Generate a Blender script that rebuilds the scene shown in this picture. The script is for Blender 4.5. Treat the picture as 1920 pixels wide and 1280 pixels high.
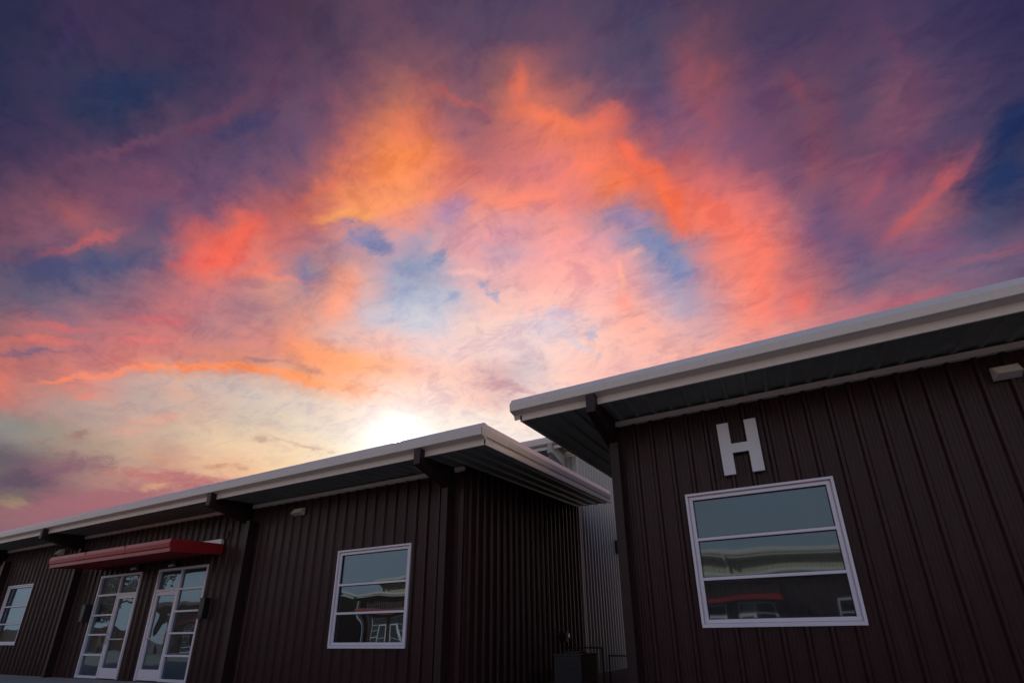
import bpy, bmesh, math, random
from mathutils import Vector, Matrix

random.seed(7)
for o in list(bpy.data.objects):
    bpy.data.objects.remove(o, do_unlink=True)
sc = bpy.context.scene
COL = sc.collection

# ------------------------------------------------------------------ camera
GZ = 0.88                      # eye height above the paving
YAW, PITCH, ROLL = 0.481154, 0.359979, -0.00714892
f = Vector((-math.sin(YAW)*math.cos(PITCH), math.cos(YAW)*math.cos(PITCH), math.sin(PITCH)))
rt = Vector((math.cos(YAW), math.sin(YAW), 0)); up = rt.cross(f)
c_, s_ = math.cos(ROLL), math.sin(ROLL)
rt2 = c_*rt + s_*up; up2 = -s_*rt + c_*up
cam_d = bpy.data.cameras.new('camera'); cam = bpy.data.objects.new('camera', cam_d); COL.objects.link(cam)
cam.matrix_world = Matrix(((rt2.x, up2.x, -f.x, 0), (rt2.y, up2.y, -f.y, 0), (rt2.z, up2.z, -f.z, GZ), (0, 0, 0, 1)))
cam_d.sensor_width = 36.0; cam_d.lens = 17.538; cam_d.shift_y = 206/1920.0
cam_d.clip_start = 0.05; cam_d.clip_end = 3000
sc.camera = cam

# ------------------------------------------------------------------ exposure
sc.view_settings.view_transform = 'Standard'; sc.view_settings.look = 'None'
sc.cycles.use_adaptive_sampling = True; sc.cycles.adaptive_threshold = .015; sc.cycles.adaptive_min_samples = 12
sc.cycles.max_bounces = 6; sc.view_settings.exposure = 0.0; sc.view_settings.gamma = 1.0

# ------------------------------------------------------------------ sun
SUN_AZ, SUN_EL = math.radians(-41.5), math.radians(21.35)
sun_dir = Vector((math.sin(SUN_AZ)*math.cos(SUN_EL), math.cos(SUN_AZ)*math.cos(SUN_EL), math.sin(SUN_EL)))
sl = bpy.data.lights.new('sun', 'SUN'); sl.energy = 5.0; sl.angle = math.radians(0.5); sl.color = (1.0, 0.82, 0.62)
so = bpy.data.objects.new('sun', sl); COL.objects.link(so)
so.rotation_euler = sun_dir.to_track_quat('Z', 'Y').to_euler(); so.location = (0, 0, 30)

# ------------------------------------------------------------------ sunset sky (colours by azimuth and elevation on the sky)
SKY_ROWS = [
    (6.0, -73.75, 18.5, [155, 110, 114, 158, 112, 117, 163, 115, 121, 170, 118, 122, 178, 123, 123, 193, 138, 131, 208, 155, 140, 220, 168, 146, 218, 167, 146, 216, 166, 146, 213, 164, 146, 211, 163, 145, 208, 161, 145, 206, 160, 145, 204, 158, 144, 201, 157, 144, 199, 155, 144, 197, 154, 143, 195, 153, 143, 192, 151, 142, 190, 150, 142, 187, 148, 142, 185, 147, 141, 182, 145, 141, 180, 144, 140, 177, 142, 140, 174, 140, 139, 171, 138, 139, 168, 136, 138, 164, 134, 138, 160, 131, 137, 157, 129, 136]),
    (8.6, -74.25, 19.25, [132, 99, 107, 149, 107, 115, 161, 113, 120, 170, 118, 122, 179, 123, 123, 194, 139, 131, 209, 156, 140, 220, 168, 146, 218, 167, 146, 215, 165, 146, 213, 164, 145, 210, 162, 145, 208, 161, 145, 206, 160, 145, 203, 158, 144, 201, 157, 144, 199, 155, 144, 197, 154, 143, 194, 153, 143, 192, 151, 142, 190, 150, 142, 187, 148, 142, 185, 147, 141, 182, 145, 141, 180, 144, 140, 177, 142, 140, 174, 140, 139, 171, 138, 139, 168, 136, 138, 164, 134, 138, 160, 131, 137, 157, 129, 136]),
    (11.2, -75.0, 19.75, [120, 106, 100, 122, 93, 103, 146, 101, 111, 161, 109, 115, 177, 121, 122, 194, 138, 131, 209, 156, 140, 220, 168, 146, 218, 167, 146, 215, 165, 146, 213, 164, 145, 211, 162, 145, 208, 161, 145, 206, 160, 145, 204, 158, 144, 201, 157, 144, 199, 155, 144, 197, 154, 143, 195, 153, 143, 192, 151, 143, 190, 150, 142, 188, 148, 142, 185, 147, 141, 183, 145, 141, 180, 144, 140, 178, 142, 140, 175, 141, 140, 173, 139, 139, 170, 138, 139, 166, 136, 138, 162, 133, 137, 158, 130, 136]),
    (13.8, -75.75, 20.5, [101, 93, 101, 125, 98, 106, 161, 124, 118, 182, 133, 123, 192, 135, 126, 198, 137, 124, 219, 161, 135, 234, 182, 147, 230, 179, 147, 225, 175, 146, 220, 171, 146, 216, 168, 145, 213, 166, 145, 210, 164, 145, 207, 162, 144, 205, 160, 144, 202, 159, 144, 200, 157, 143, 198, 156, 143, 196, 155, 143, 194, 154, 142, 192, 153, 142, 190, 152, 142, 188, 151, 142, 186, 150, 142, 183, 149, 142, 180, 148, 144, 178, 148, 145, 174, 146, 147, 170, 143, 146, 164, 137, 142, 158, 130, 137]),
    (16.4, -76.5, 21.25, [136, 135, 134, 151, 140, 129, 170, 146, 130, 190, 160, 139, 201, 156, 135, 225, 179, 146, 233, 185, 148, 243, 204, 161, 244, 208, 167, 240, 203, 167, 236, 198, 164, 231, 192, 160, 227, 187, 156, 223, 182, 154, 219, 179, 152, 216, 176, 151, 213, 174, 151, 211, 173, 151, 208, 171, 151, 206, 170, 152, 203, 170, 154, 202, 170, 156, 200, 170, 159, 198, 171, 163, 196, 171, 166, 194, 170, 167, 192, 168, 167, 188, 163, 164, 182, 156, 159, 174, 148, 152, 165, 138, 143, 158, 130, 137]),
    (19.0, -77.25, 22.25, [216, 119, 104, 181, 136, 130, 179, 153, 145, 200, 167, 152, 202, 173, 153, 222, 193, 163, 231, 201, 168, 238, 208, 172, 240, 214, 179, 245, 225, 195, 252, 239, 220, 252, 241, 227, 248, 236, 221, 244, 229, 213, 240, 224, 207, 237, 219, 204, 234, 216, 201, 231, 212, 199, 228, 209, 198, 225, 207, 197, 223, 204, 196, 220, 201, 194, 217, 197, 191, 214, 192, 188, 209, 187, 184, 203, 180, 178, 196, 172, 171, 188, 163, 163, 181, 153, 155, 174, 144, 148, 165, 136, 141, 157, 129, 136]),
    (21.6, -78.0, 23.0, [196, 112, 105, 182, 113, 111, 218, 134, 120, 186, 157, 151, 198, 169, 158, 205, 176, 160, 208, 188, 170, 215, 195, 176, 227, 210, 189, 235, 218, 198, 242, 228, 213, 247, 238, 229, 249, 243, 237, 248, 239, 231, 248, 237, 227, 250, 237, 226, 250, 235, 223, 247, 230, 219, 242, 224, 215, 237, 218, 210, 231, 212, 204, 225, 205, 198, 220, 198, 192, 214, 190, 185, 208, 182, 178, 203, 174, 171, 198, 166, 164, 192, 158, 158, 185, 150, 152, 176, 143, 146, 167, 135, 140, 155, 127, 136]),
    (24.2, -78.75, 23.75, [129, 98, 110, 182, 111, 112, 183, 115, 119, 214, 127, 114, 213, 153, 133, 206, 173, 159, 205, 187, 177, 210, 194, 182, 220, 200, 186, 232, 209, 192, 238, 217, 203, 240, 223, 210, 242, 225, 213, 242, 226, 214, 246, 229, 217, 249, 230, 217, 249, 226, 213, 245, 221, 207, 240, 215, 202, 236, 208, 197, 231, 202, 192, 227, 195, 186, 223, 188, 181, 220, 182, 176, 215, 175, 170, 210, 168, 165, 203, 161, 160, 198, 155, 153, 192, 148, 147, 180, 138, 141, 150, 115, 129, 121, 92, 115]),
    (26.8, -79.5, 24.75, [94, 84, 109, 113, 96, 119, 160, 109, 120, 191, 115, 116, 202, 122, 119, 205, 131, 119, 212, 136, 113, 217, 154, 129, 225, 162, 129, 246, 171, 132, 249, 190, 162, 247, 204, 185, 245, 209, 194, 243, 206, 194, 244, 199, 186, 229, 192, 185, 236, 205, 198, 245, 208, 198, 248, 203, 192, 247, 198, 187, 243, 192, 182, 238, 187, 178, 232, 181, 174, 226, 176, 169, 223, 170, 163, 221, 163, 155, 218, 158, 150, 205, 146, 144, 183, 124, 130, 152, 105, 118, 122, 91, 116, 100, 85, 111]),
    (29.4, -80.5, 25.5, [113, 79, 100, 87, 83, 112, 115, 96, 119, 155, 105, 118, 195, 115, 118, 182, 123, 128, 201, 131, 127, 212, 135, 121, 242, 150, 106, 248, 161, 110, 251, 170, 121, 249, 179, 143, 248, 189, 168, 244, 196, 181, 238, 191, 180, 212, 176, 177, 215, 192, 194, 238, 203, 196, 249, 200, 188, 250, 194, 183, 248, 189, 178, 244, 183, 172, 242, 176, 164, 240, 167, 154, 237, 156, 145, 223, 146, 139, 202, 129, 130, 178, 113, 125, 156, 105, 121, 129, 98, 121, 114, 94, 122, 100, 81, 108]),
    (32.0, -81.5, 26.5, [98, 69, 92, 129, 85, 105, 92, 84, 113, 111, 94, 119, 167, 106, 116, 192, 118, 123, 177, 125, 131, 193, 135, 132, 221, 151, 132, 215, 173, 166, 233, 182, 171, 238, 189, 178, 232, 198, 195, 235, 203, 200, 241, 206, 200, 237, 207, 204, 236, 208, 206, 243, 208, 202, 250, 204, 193, 250, 195, 183, 250, 186, 173, 246, 179, 166, 219, 169, 171, 218, 157, 157, 241, 141, 126, 221, 126, 122, 188, 111, 115, 124, 98, 124, 118, 93, 122, 120, 87, 120, 83, 77, 109, 67, 62, 95]),
    (34.6, -82.5, 27.5, [71, 56, 87, 113, 74, 94, 152, 89, 100, 110, 86, 111, 137, 95, 115, 215, 113, 104, 193, 124, 125, 206, 141, 130, 190, 139, 138, 232, 160, 138, 202, 181, 188, 198, 193, 206, 201, 200, 212, 211, 200, 209, 238, 203, 196, 242, 206, 199, 233, 205, 206, 221, 202, 211, 235, 199, 197, 245, 190, 181, 246, 174, 161, 231, 176, 173, 177, 159, 182, 209, 146, 151, 245, 134, 116, 211, 118, 116, 161, 101, 117, 110, 85, 119, 145, 90, 110, 151, 92, 106, 68, 63, 96, 59, 57, 88]),
    (37.2, -83.5, 28.5, [55, 48, 81, 73, 56, 87, 108, 71, 96, 115, 76, 104, 112, 81, 109, 211, 102, 93, 219, 112, 102, 204, 122, 118, 141, 124, 145, 209, 144, 130, 220, 166, 158, 173, 170, 192, 175, 181, 200, 182, 184, 203, 208, 186, 194, 237, 192, 185, 248, 193, 182, 251, 192, 181, 251, 186, 178, 246, 179, 174, 235, 167, 163, 192, 165, 183, 165, 146, 172, 214, 134, 132, 240, 128, 111, 213, 116, 111, 123, 87, 120, 128, 86, 113, 125, 82, 110, 129, 80, 101, 72, 62, 94, 46, 51, 83]),
    (39.8, -84.5, 29.75, [42, 46, 76, 58, 51, 83, 76, 59, 89, 107, 70, 98, 118, 76, 103, 123, 82, 109, 204, 102, 95, 200, 105, 103, 180, 116, 123, 173, 131, 143, 192, 149, 155, 168, 155, 177, 152, 155, 181, 182, 167, 186, 215, 171, 176, 229, 174, 176, 242, 174, 170, 248, 174, 167, 251, 174, 167, 244, 167, 162, 216, 159, 164, 151, 144, 172, 165, 135, 156, 224, 127, 118, 241, 123, 109, 188, 110, 117, 123, 85, 112, 136, 84, 105, 117, 76, 104, 87, 68, 99, 72, 62, 94, 58, 53, 87]),
    (42.4, -85.75, 31.0, [37, 45, 73, 54, 50, 82, 49, 54, 83, 71, 59, 89, 92, 67, 97, 102, 74, 105, 124, 82, 107, 170, 94, 97, 200, 107, 95, 217, 133, 114, 183, 139, 151, 195, 152, 165, 169, 152, 176, 211, 162, 168, 228, 162, 164, 205, 160, 174, 222, 163, 171, 241, 162, 161, 238, 158, 159, 210, 153, 165, 161, 145, 172, 161, 131, 147, 229, 121, 104, 240, 121, 106, 215, 112, 111, 135, 87, 111, 135, 81, 100, 104, 73, 100, 121, 78, 102, 97, 71, 99, 70, 58, 91, 53, 48, 83]),
    (45.0, -87.0, 32.5, [37, 44, 72, 50, 48, 78, 54, 53, 83, 50, 53, 82, 81, 63, 90, 89, 68, 97, 99, 74, 105, 125, 83, 106, 166, 97, 99, 225, 130, 92, 246, 149, 99, 244, 150, 119, 220, 147, 142, 195, 145, 161, 224, 153, 152, 230, 154, 149, 226, 151, 152, 232, 150, 146, 217, 144, 146, 184, 140, 154, 192, 130, 135, 217, 111, 93, 215, 109, 103, 201, 107, 110, 146, 89, 110, 112, 76, 105, 114, 73, 95, 90, 70, 99, 112, 76, 99, 82, 64, 95, 58, 51, 86, 52, 46, 80]),
    (47.6, -88.5, 34.0, [37, 44, 72, 47, 45, 75, 62, 50, 82, 58, 52, 82, 55, 54, 84, 75, 60, 90, 79, 65, 96, 102, 76, 104, 122, 83, 108, 191, 108, 96, 239, 134, 94, 248, 146, 95, 247, 145, 102, 234, 135, 117, 228, 135, 121, 242, 140, 118, 245, 138, 119, 240, 134, 119, 226, 129, 124, 240, 127, 92, 240, 116, 85, 199, 104, 101, 191, 102, 104, 149, 91, 112, 121, 81, 111, 109, 75, 101, 108, 73, 96, 87, 68, 97, 88, 66, 97, 67, 57, 90, 57, 49, 84, 52, 46, 80]),
    (50.2, -90.25, 35.75, [37, 44, 72, 46, 45, 75, 61, 49, 80, 60, 50, 81, 62, 52, 83, 62, 54, 85, 77, 60, 91, 98, 71, 98, 108, 78, 104, 137, 86, 101, 205, 114, 94, 242, 136, 89, 243, 134, 96, 228, 124, 103, 208, 115, 109, 202, 116, 117, 219, 123, 122, 222, 125, 122, 236, 128, 110, 243, 124, 97, 217, 111, 97, 158, 96, 113, 143, 90, 114, 138, 85, 108, 110, 75, 104, 104, 71, 98, 88, 66, 95, 81, 61, 93, 77, 60, 93, 64, 55, 88, 57, 49, 84, 52, 46, 80]),
    (52.8, -92.0, 37.5, [37, 44, 72, 46, 45, 75, 61, 49, 80, 57, 50, 81, 60, 51, 83, 62, 53, 83, 70, 55, 86, 90, 64, 91, 97, 70, 96, 116, 77, 99, 162, 98, 97, 213, 121, 91, 216, 118, 98, 176, 105, 108, 163, 102, 112, 187, 108, 107, 217, 120, 108, 234, 126, 104, 232, 122, 98, 216, 112, 101, 156, 94, 108, 116, 83, 113, 140, 86, 104, 135, 80, 94, 95, 69, 97, 76, 62, 94, 70, 59, 90, 74, 59, 90, 77, 59, 92, 64, 55, 88, 57, 49, 84, 52, 46, 80]),
    (55.4, -94.25, 39.75, [37, 44, 72, 46, 45, 75, 61, 49, 80, 57, 50, 80, 60, 51, 83, 65, 53, 84, 72, 53, 84, 75, 56, 84, 82, 62, 87, 97, 71, 94, 128, 84, 98, 158, 100, 99, 175, 104, 99, 156, 98, 104, 144, 95, 107, 180, 107, 101, 214, 116, 99, 196, 111, 101, 161, 100, 104, 127, 88, 107, 106, 81, 108, 95, 77, 105, 123, 79, 97, 104, 72, 94, 82, 64, 92, 73, 59, 88, 68, 57, 88, 74, 59, 90, 76, 59, 92, 64, 55, 88, 57, 49, 84, 52, 46, 80]),
    (58.0, -96.5, 42.25, [37, 44, 72, 46, 45, 75, 61, 49, 80, 57, 50, 81, 60, 51, 83, 65, 53, 84, 73, 53, 83, 74, 54, 80, 75, 57, 80, 85, 66, 89, 100, 73, 95, 117, 81, 98, 126, 85, 99, 126, 86, 101, 123, 85, 103, 147, 95, 100, 167, 100, 99, 140, 91, 103, 114, 83, 104, 96, 77, 104, 83, 73, 102, 85, 72, 99, 94, 70, 94, 86, 66, 91, 80, 62, 89, 73, 58, 88, 68, 57, 88, 74, 59, 90, 76, 59, 92, 64, 55, 88, 57, 49, 84, 52, 46, 80]),
    (60.6, -99.5, 45.25, [37, 44, 72, 46, 45, 75, 61, 49, 80, 57, 50, 80, 60, 51, 83, 65, 53, 84, 73, 53, 83, 74, 54, 80, 74, 56, 79, 83, 63, 86, 95, 69, 92, 101, 72, 95, 94, 71, 96, 95, 73, 99, 95, 75, 101, 96, 75, 100, 98, 75, 100, 100, 76, 101, 95, 75, 100, 88, 73, 99, 79, 70, 99, 79, 67, 95, 82, 65, 91, 84, 65, 91, 80, 62, 89, 73, 58, 88, 68, 57, 88, 74, 59, 90, 76, 59, 92, 64, 55, 88, 57, 49, 84, 52, 46, 80]),
    (63.2, -103.0, 49.0, [37, 44, 72, 46, 45, 75, 61, 49, 80, 57, 50, 80, 60, 51, 83, 65, 53, 84, 73, 53, 83, 74, 54, 80, 74, 56, 79, 83, 63, 86, 94, 68, 92, 99, 70, 94, 86, 66, 92, 86, 69, 94, 90, 73, 98, 87, 72, 100, 87, 71, 100, 91, 72, 99, 90, 73, 98, 86, 72, 98, 78, 69, 98, 79, 67, 95, 82, 65, 91, 84, 65, 91, 79, 62, 89, 72, 58, 88, 68, 57, 88, 74, 59, 90, 76, 59, 92, 64, 55, 88, 57, 49, 84, 52, 46, 80]),
    (65.8, -107.25, 53.75, [37, 44, 72, 46, 45, 75, 60, 49, 79, 57, 50, 80, 60, 51, 83, 65, 53, 84, 73, 53, 83, 74, 54, 80, 74, 56, 79, 83, 63, 86, 94, 68, 92, 99, 70, 94, 86, 66, 92, 86, 69, 95, 90, 73, 98, 87, 71, 100, 87, 71, 100, 91, 72, 98, 90, 73, 98, 86, 72, 98, 78, 69, 98, 79, 67, 95, 83, 65, 91, 84, 65, 91, 79, 62, 89, 72, 58, 88, 68, 57, 89, 74, 59, 90, 76, 59, 92, 64, 54, 88, 56, 49, 84, 52, 46, 80]),
]
SKY_STROKES = [
    (-0.8053, 0.2216, 0.5500, -0.7826, -0.6831, 0.7366, 0.0776, 0.0076, [198, 98, 98], 0.7, 0.0),
    (-0.8196, 0.2348, 0.5226, -0.9132, -0.5452, 0.9108, 0.1164, 0.0259, [72, 82, 122], 0.6, 0.0),
    (-0.7302, 0.3508, 0.5863, -0.8558, -0.4639, 0.7525, 0.0627, 0.0309, [248, 100, 84], 0.8, 0.1),
    (-0.6900, 0.3637, 0.6257, -0.5077, -0.7727, 0.1878, 0.0680, 0.0209, [242, 98, 78], 0.7, 0.1),
    (-0.6829, 0.4351, 0.5868, -0.9434, -0.0305, 0.9814, 0.0794, 0.0094, [250, 140, 115], 0.6, 0.0),
    (-0.6988, 0.4048, 0.5898, -0.8788, -0.3916, 0.7393, 0.0641, 0.0076, [246, 122, 98], 0.5, 0.0),
    (-0.6525, 0.4607, 0.6017, -0.9042, -0.2326, 0.7766, 0.0153, 0.0419, [122, 118, 155], 0.6, 0.1),
    (-0.6262, 0.5234, 0.5779, -0.4268, -0.8830, -0.1642, 0.0743, 0.0327, [255, 160, 130], 0.6, 0.0),
    (-0.4432, 0.4680, 0.7646, -0.6349, -0.3187, 0.3561, 0.0815, 0.0369, [255, 140, 68], 0.55, 0.0),
    (-0.5196, 0.4785, 0.7079, -0.7360, -0.3007, 0.5105, 0.1070, 0.0172, [255, 156, 98], 0.7, 0.0),
    (-0.5591, 0.4646, 0.6866, -0.7818, -0.2552, 0.6284, 0.0709, 0.0109, [255, 165, 95], 0.85, 0.15),
    (-0.5722, 0.4072, 0.7119, -0.6024, -0.5277, 0.3202, 0.0671, 0.0138, [225, 112, 84], 0.5, 0.0),
    (-0.5533, 0.5006, 0.6657, -0.8413, -0.0483, 0.7923, 0.0643, 0.0258, [126, 130, 172], 0.85, 0.15),
    (-0.5361, 0.5249, 0.6612, -0.8379, -0.1535, 0.6592, 0.0259, 0.0187, [112, 122, 165], 0.7, 0.15),
    (-0.4081, 0.5607, 0.7204, -0.6805, -0.3846, 0.1951, 0.0495, 0.0273, [168, 138, 176], 0.6, 0.1),
    (-0.4920, 0.5843, 0.6455, -0.8465, -0.2279, 0.5026, 0.0741, 0.0217, [134, 150, 182], 0.65, 0.0),
    (-0.4577, 0.5958, 0.6599, -0.7559, -0.4348, 0.2348, 0.0222, 0.0144, [128, 144, 180], 0.7, 0.15),
    (-0.4057, 0.6618, 0.6304, -0.7779, 0.4845, 0.9917, 0.0135, 0.0168, [134, 152, 186], 0.7, 0.0),
    (-0.3926, 0.6818, 0.6173, -0.8016, 0.4790, 0.9422, 0.0351, 0.0078, [145, 160, 198], 0.7, 0.15),
    (-0.4601, 0.6447, 0.6105, -0.9133, 0.0449, 0.6545, 0.0327, 0.0140, [152, 166, 198], 0.75, 0.15),
    (-0.5411, 0.5879, 0.6014, -0.9199, -0.1224, 0.6513, 0.0270, 0.0087, [150, 165, 195], 0.5, 0.15),
    (-0.4206, 0.6374, 0.6456, -0.8681, -0.0453, 0.5450, 0.0577, 0.0111, [250, 190, 180], 0.6, 0.15),
    (-0.3442, 0.6233, 0.7022, -0.7646, -0.2329, 0.2684, 0.0837, 0.0260, [208, 150, 172], 0.5, 0.0),
    (-0.3068, 0.4912, 0.8152, -0.5889, -0.1986, 0.2712, 0.0348, 0.0136, [136, 84, 105], 0.65, 0.1),
    (-0.3277, 0.4663, 0.8217, -0.6032, 0.0668, 0.7092, 0.0757, 0.0077, [205, 100, 88], 0.5, 0.0),
    (-0.2376, 0.4923, 0.8374, -0.1529, -0.5600, -0.8388, 0.0382, 0.0167, [240, 118, 88], 0.7, 0.1),
    (-0.2073, 0.5496, 0.8093, -0.6163, 0.1284, 0.5396, 0.0864, 0.0194, [255, 128, 88], 0.75, 0.15),
    (-0.1306, 0.5813, 0.8032, -0.6270, 0.1284, 0.3959, 0.0484, 0.0192, [245, 118, 92], 0.6, 0.1),
    (-0.1015, 0.6325, 0.7679, -0.3182, 0.6293, 1.2197, 0.0407, 0.0210, [255, 112, 80], 0.7, 0.15),
    (-0.0669, 0.6876, 0.7230, -0.3887, 0.6741, 1.0872, 0.0905, 0.0210, [255, 115, 75], 0.75, 0.15),
    (-0.0577, 0.7214, 0.6901, -0.3454, 0.7475, 1.1637, 0.0687, 0.0173, [255, 112, 72], 0.6, 0.1),
    (0.0021, 0.7374, 0.6755, -0.5736, 0.6365, 0.7408, 0.1036, 0.0244, [255, 118, 92], 0.6, 0.1),
    (0.0593, 0.7885, 0.6121, -0.4022, 0.8430, 0.9779, 0.0812, 0.0282, [250, 122, 105], 0.6, 0.1),
    (0.0591, 0.8255, 0.5614, -0.1635, 0.9656, 1.3013, 0.0595, 0.0229, [252, 125, 108], 0.6, 0.1),
    (0.1117, 0.8428, 0.5265, -0.0162, 1.0163, 1.4200, 0.0379, 0.0259, [240, 112, 100], 0.6, 0.0),
    (-0.0922, 0.7494, 0.6557, -0.5816, 0.6687, 0.8786, 0.0644, 0.0247, [125, 136, 178], 0.85, 0.15),
    (-0.0625, 0.7816, 0.6207, -0.8839, 0.2065, 0.2464, 0.0248, 0.0235, [130, 145, 185], 0.7, 0.15),
    (-0.1290, 0.7036, 0.6988, -0.7603, 0.2677, 0.4525, 0.0535, 0.0166, [150, 138, 178], 0.65, 0.15),
    (-0.1344, 0.7444, 0.6541, -0.8451, -0.1698, 0.0298, 0.0269, 0.0061, [245, 175, 160], 0.5, 0.1),
    (-0.1670, 0.7604, 0.6276, -0.0901, 0.8891, 1.6711, 0.0456, 0.0062, [255, 178, 150], 0.7, 0.15),
    (-0.1700, 0.7883, 0.5914, -0.4977, 0.8324, 1.1495, 0.0273, 0.0198, [250, 155, 138], 0.6, 0.1),
    (0.2669, 0.7726, 0.5761, -0.9181, -0.3220, -0.5701, 0.0580, 0.0149, [192, 92, 98], 0.75, 0.0),
    (0.3019, 0.7432, 0.5971, -0.8159, -0.5128, -0.8182, 0.0325, 0.0134, [190, 92, 98], 0.7, 0.15),
    (0.3207, 0.7239, 0.6108, -0.7403, -0.5965, -0.9684, 0.0283, 0.0091, [132, 78, 100], 0.6, 0.1),
    (0.3484, 0.7430, 0.5715, -0.9132, -0.3626, -0.7058, 0.0427, 0.0387, [30, 52, 96], 0.7, 0.1),
    (0.3597, 0.7015, 0.6152, -0.7594, -0.5582, -0.9828, 0.0316, 0.0234, [24, 46, 92], 0.7, 0.1),
    (0.2225, 0.7510, 0.6216, -0.7390, -0.5716, -0.8238, 0.0399, 0.0174, [170, 88, 104], 0.5, 0.0),
    (0.1822, 0.6730, 0.7168, -0.0886, 0.7675, 1.1791, 0.0479, 0.0109, [120, 68, 94], 0.4, 0.0),
    (0.2800, 0.7986, 0.5327, -1.0002, 0.1660, -0.2315, 0.0429, 0.0100, [140, 82, 108], 0.5, 0.0),
    (0.3313, 0.8032, 0.4951, -1.0426, 0.1874, -0.2829, 0.0569, 0.0096, [150, 92, 112], 0.6, 0.1),
    (0.2370, 0.8424, 0.4839, -1.0590, 0.1539, -0.1884, 0.0811, 0.0106, [190, 100, 112], 0.55, 0.0),
    (0.0028, 0.5881, 0.8088, -0.3517, -0.5324, -0.9497, 0.0359, 0.0254, [155, 84, 98], 0.55, 0.0),
    (0.0380, 0.5941, 0.8035, -0.5223, -0.3842, -0.6410, 0.0256, 0.0148, [160, 86, 94], 0.45, 0.0),
    (0.0253, 0.6315, 0.7749, -0.4933, 0.4953, 0.6839, 0.0420, 0.0121, [160, 84, 100], 0.5, 0.0),
    (0.1406, 0.6407, 0.7548, -0.1619, 0.7000, 1.1064, 0.0404, 0.0126, [140, 76, 88], 0.45, 0.0),
    (0.2624, 0.6269, 0.7336, -0.0188, 0.7470, 1.1467, 0.0520, 0.0090, [110, 66, 96], 0.4, 0.0),
    (-0.6255, 0.2592, 0.7359, -0.4914, -0.5833, 0.3782, 0.1294, 0.0118, [110, 68, 94], 0.65, 0.0),
    (-0.7213, 0.2019, 0.6625, -0.5968, -0.6420, 0.5754, 0.1009, 0.0076, [118, 74, 98], 0.6, 0.0),
    (-0.6824, 0.1002, 0.7241, 0.0059, -0.7610, -0.1542, 0.0645, 0.0081, [66, 54, 92], 0.6, 0.0),
    (-0.6823, 0.1708, 0.7109, -0.5913, -0.5428, 0.6697, 0.0726, 0.0337, [30, 50, 90], 0.6, 0.0),
    (-0.6059, 0.2897, 0.7410, -0.5952, -0.4627, 0.5421, 0.0519, 0.0136, [66, 64, 106], 0.65, 0.1),
    (-0.8835, 0.2876, 0.3699, -1.1367, -0.4963, 1.0388, 0.0641, 0.0071, [255, 138, 98], 0.85, 0.15),
    (-0.8448, 0.3482, 0.4064, -1.1165, -0.3868, 0.9976, 0.0713, 0.0076, [255, 145, 105], 0.85, 0.15),
    (-0.8093, 0.4002, 0.4300, -1.1006, -0.3205, 0.9528, 0.0609, 0.0080, [255, 142, 92], 0.85, 0.15),
    (-0.7718, 0.4567, 0.4423, -1.1105, -0.0912, 0.9913, 0.0758, 0.0108, [255, 140, 80], 0.9, 0.15),
    (-0.7168, 0.5332, 0.4494, -1.1047, -0.0151, 0.9236, 0.0828, 0.0152, [255, 150, 88], 0.9, 0.15),
    (-0.6699, 0.5911, 0.4493, -1.1041, 0.0514, 0.8737, 0.0749, 0.0156, [255, 172, 118], 0.7, 0.1),
    (-0.8019, 0.4350, 0.4095, -1.1397, -0.2008, 0.9823, 0.1814, 0.0189, [202, 182, 174], 0.6, 0.1),
    (-0.6860, 0.5350, 0.4930, -1.0496, 0.1407, 0.9888, 0.0857, 0.0178, [255, 155, 110], 0.5, 0.0),
    (-0.7472, 0.4761, 0.4637, -1.0836, -0.1386, 0.9304, 0.0450, 0.0073, [172, 120, 122], 0.7, 0.1),
    (-0.6929, 0.5477, 0.4690, -1.0826, -0.0113, 0.8959, 0.0299, 0.0064, [190, 122, 104], 0.7, 0.1),
    (-0.8874, 0.3059, 0.3449, -1.2030, -0.2867, 1.1303, 0.0237, 0.0084, [242, 130, 110], 0.7, 0.1),
    (-0.8937, 0.2301, 0.3852, -1.1461, -0.3626, 1.1597, 0.0508, 0.0078, [112, 96, 126], 0.65, 0.1),
    (-0.8094, 0.3357, 0.4818, -1.0589, -0.1816, 1.0765, 0.0556, 0.0088, [215, 105, 110], 0.6, 0.1),
    (-0.8673, 0.2448, 0.4333, -1.0859, -0.3775, 1.1038, 0.0556, 0.0069, [210, 105, 105], 0.6, 0.1),
    (-0.8836, 0.2331, 0.4061, -1.1197, -0.3726, 1.1383, 0.0635, 0.0068, [228, 115, 105], 0.55, 0.1),
    (-0.8301, 0.3304, 0.4493, -1.0628, -0.3934, 0.9817, 0.0559, 0.0074, [228, 118, 115], 0.55, 0.1),
    (-0.8541, 0.3928, 0.3411, -1.1988, -0.3527, 1.0058, 0.0520, 0.0090, [224, 166, 146], 0.75, 0.15),
    (-0.8755, 0.3660, 0.3155, -1.2322, -0.3173, 1.0654, 0.0455, 0.0066, [216, 162, 144], 0.75, 0.15),
    (-0.9036, 0.3122, 0.2933, -1.2150, -0.5699, 1.0403, 0.0223, 0.0071, [156, 122, 112], 0.85, 0.15),
    (-0.9120, 0.3052, 0.2743, -1.1380, -0.8580, 0.9117, 0.0299, 0.0038, [165, 132, 118], 0.7, 0.15),
    (-0.9205, 0.2785, 0.2743, -1.1711, -0.7887, 0.9858, 0.0139, 0.0075, [146, 122, 114], 0.75, 0.15),
    (-0.7806, 0.5256, 0.3382, -1.2252, 0.0570, 0.9987, 0.0238, 0.0074, [194, 152, 136], 0.6, 0.0),
    (-0.7428, 0.5770, 0.3396, -1.2220, 0.1115, 0.9508, 0.0723, 0.0051, [206, 172, 150], 0.75, 0.15),
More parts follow.
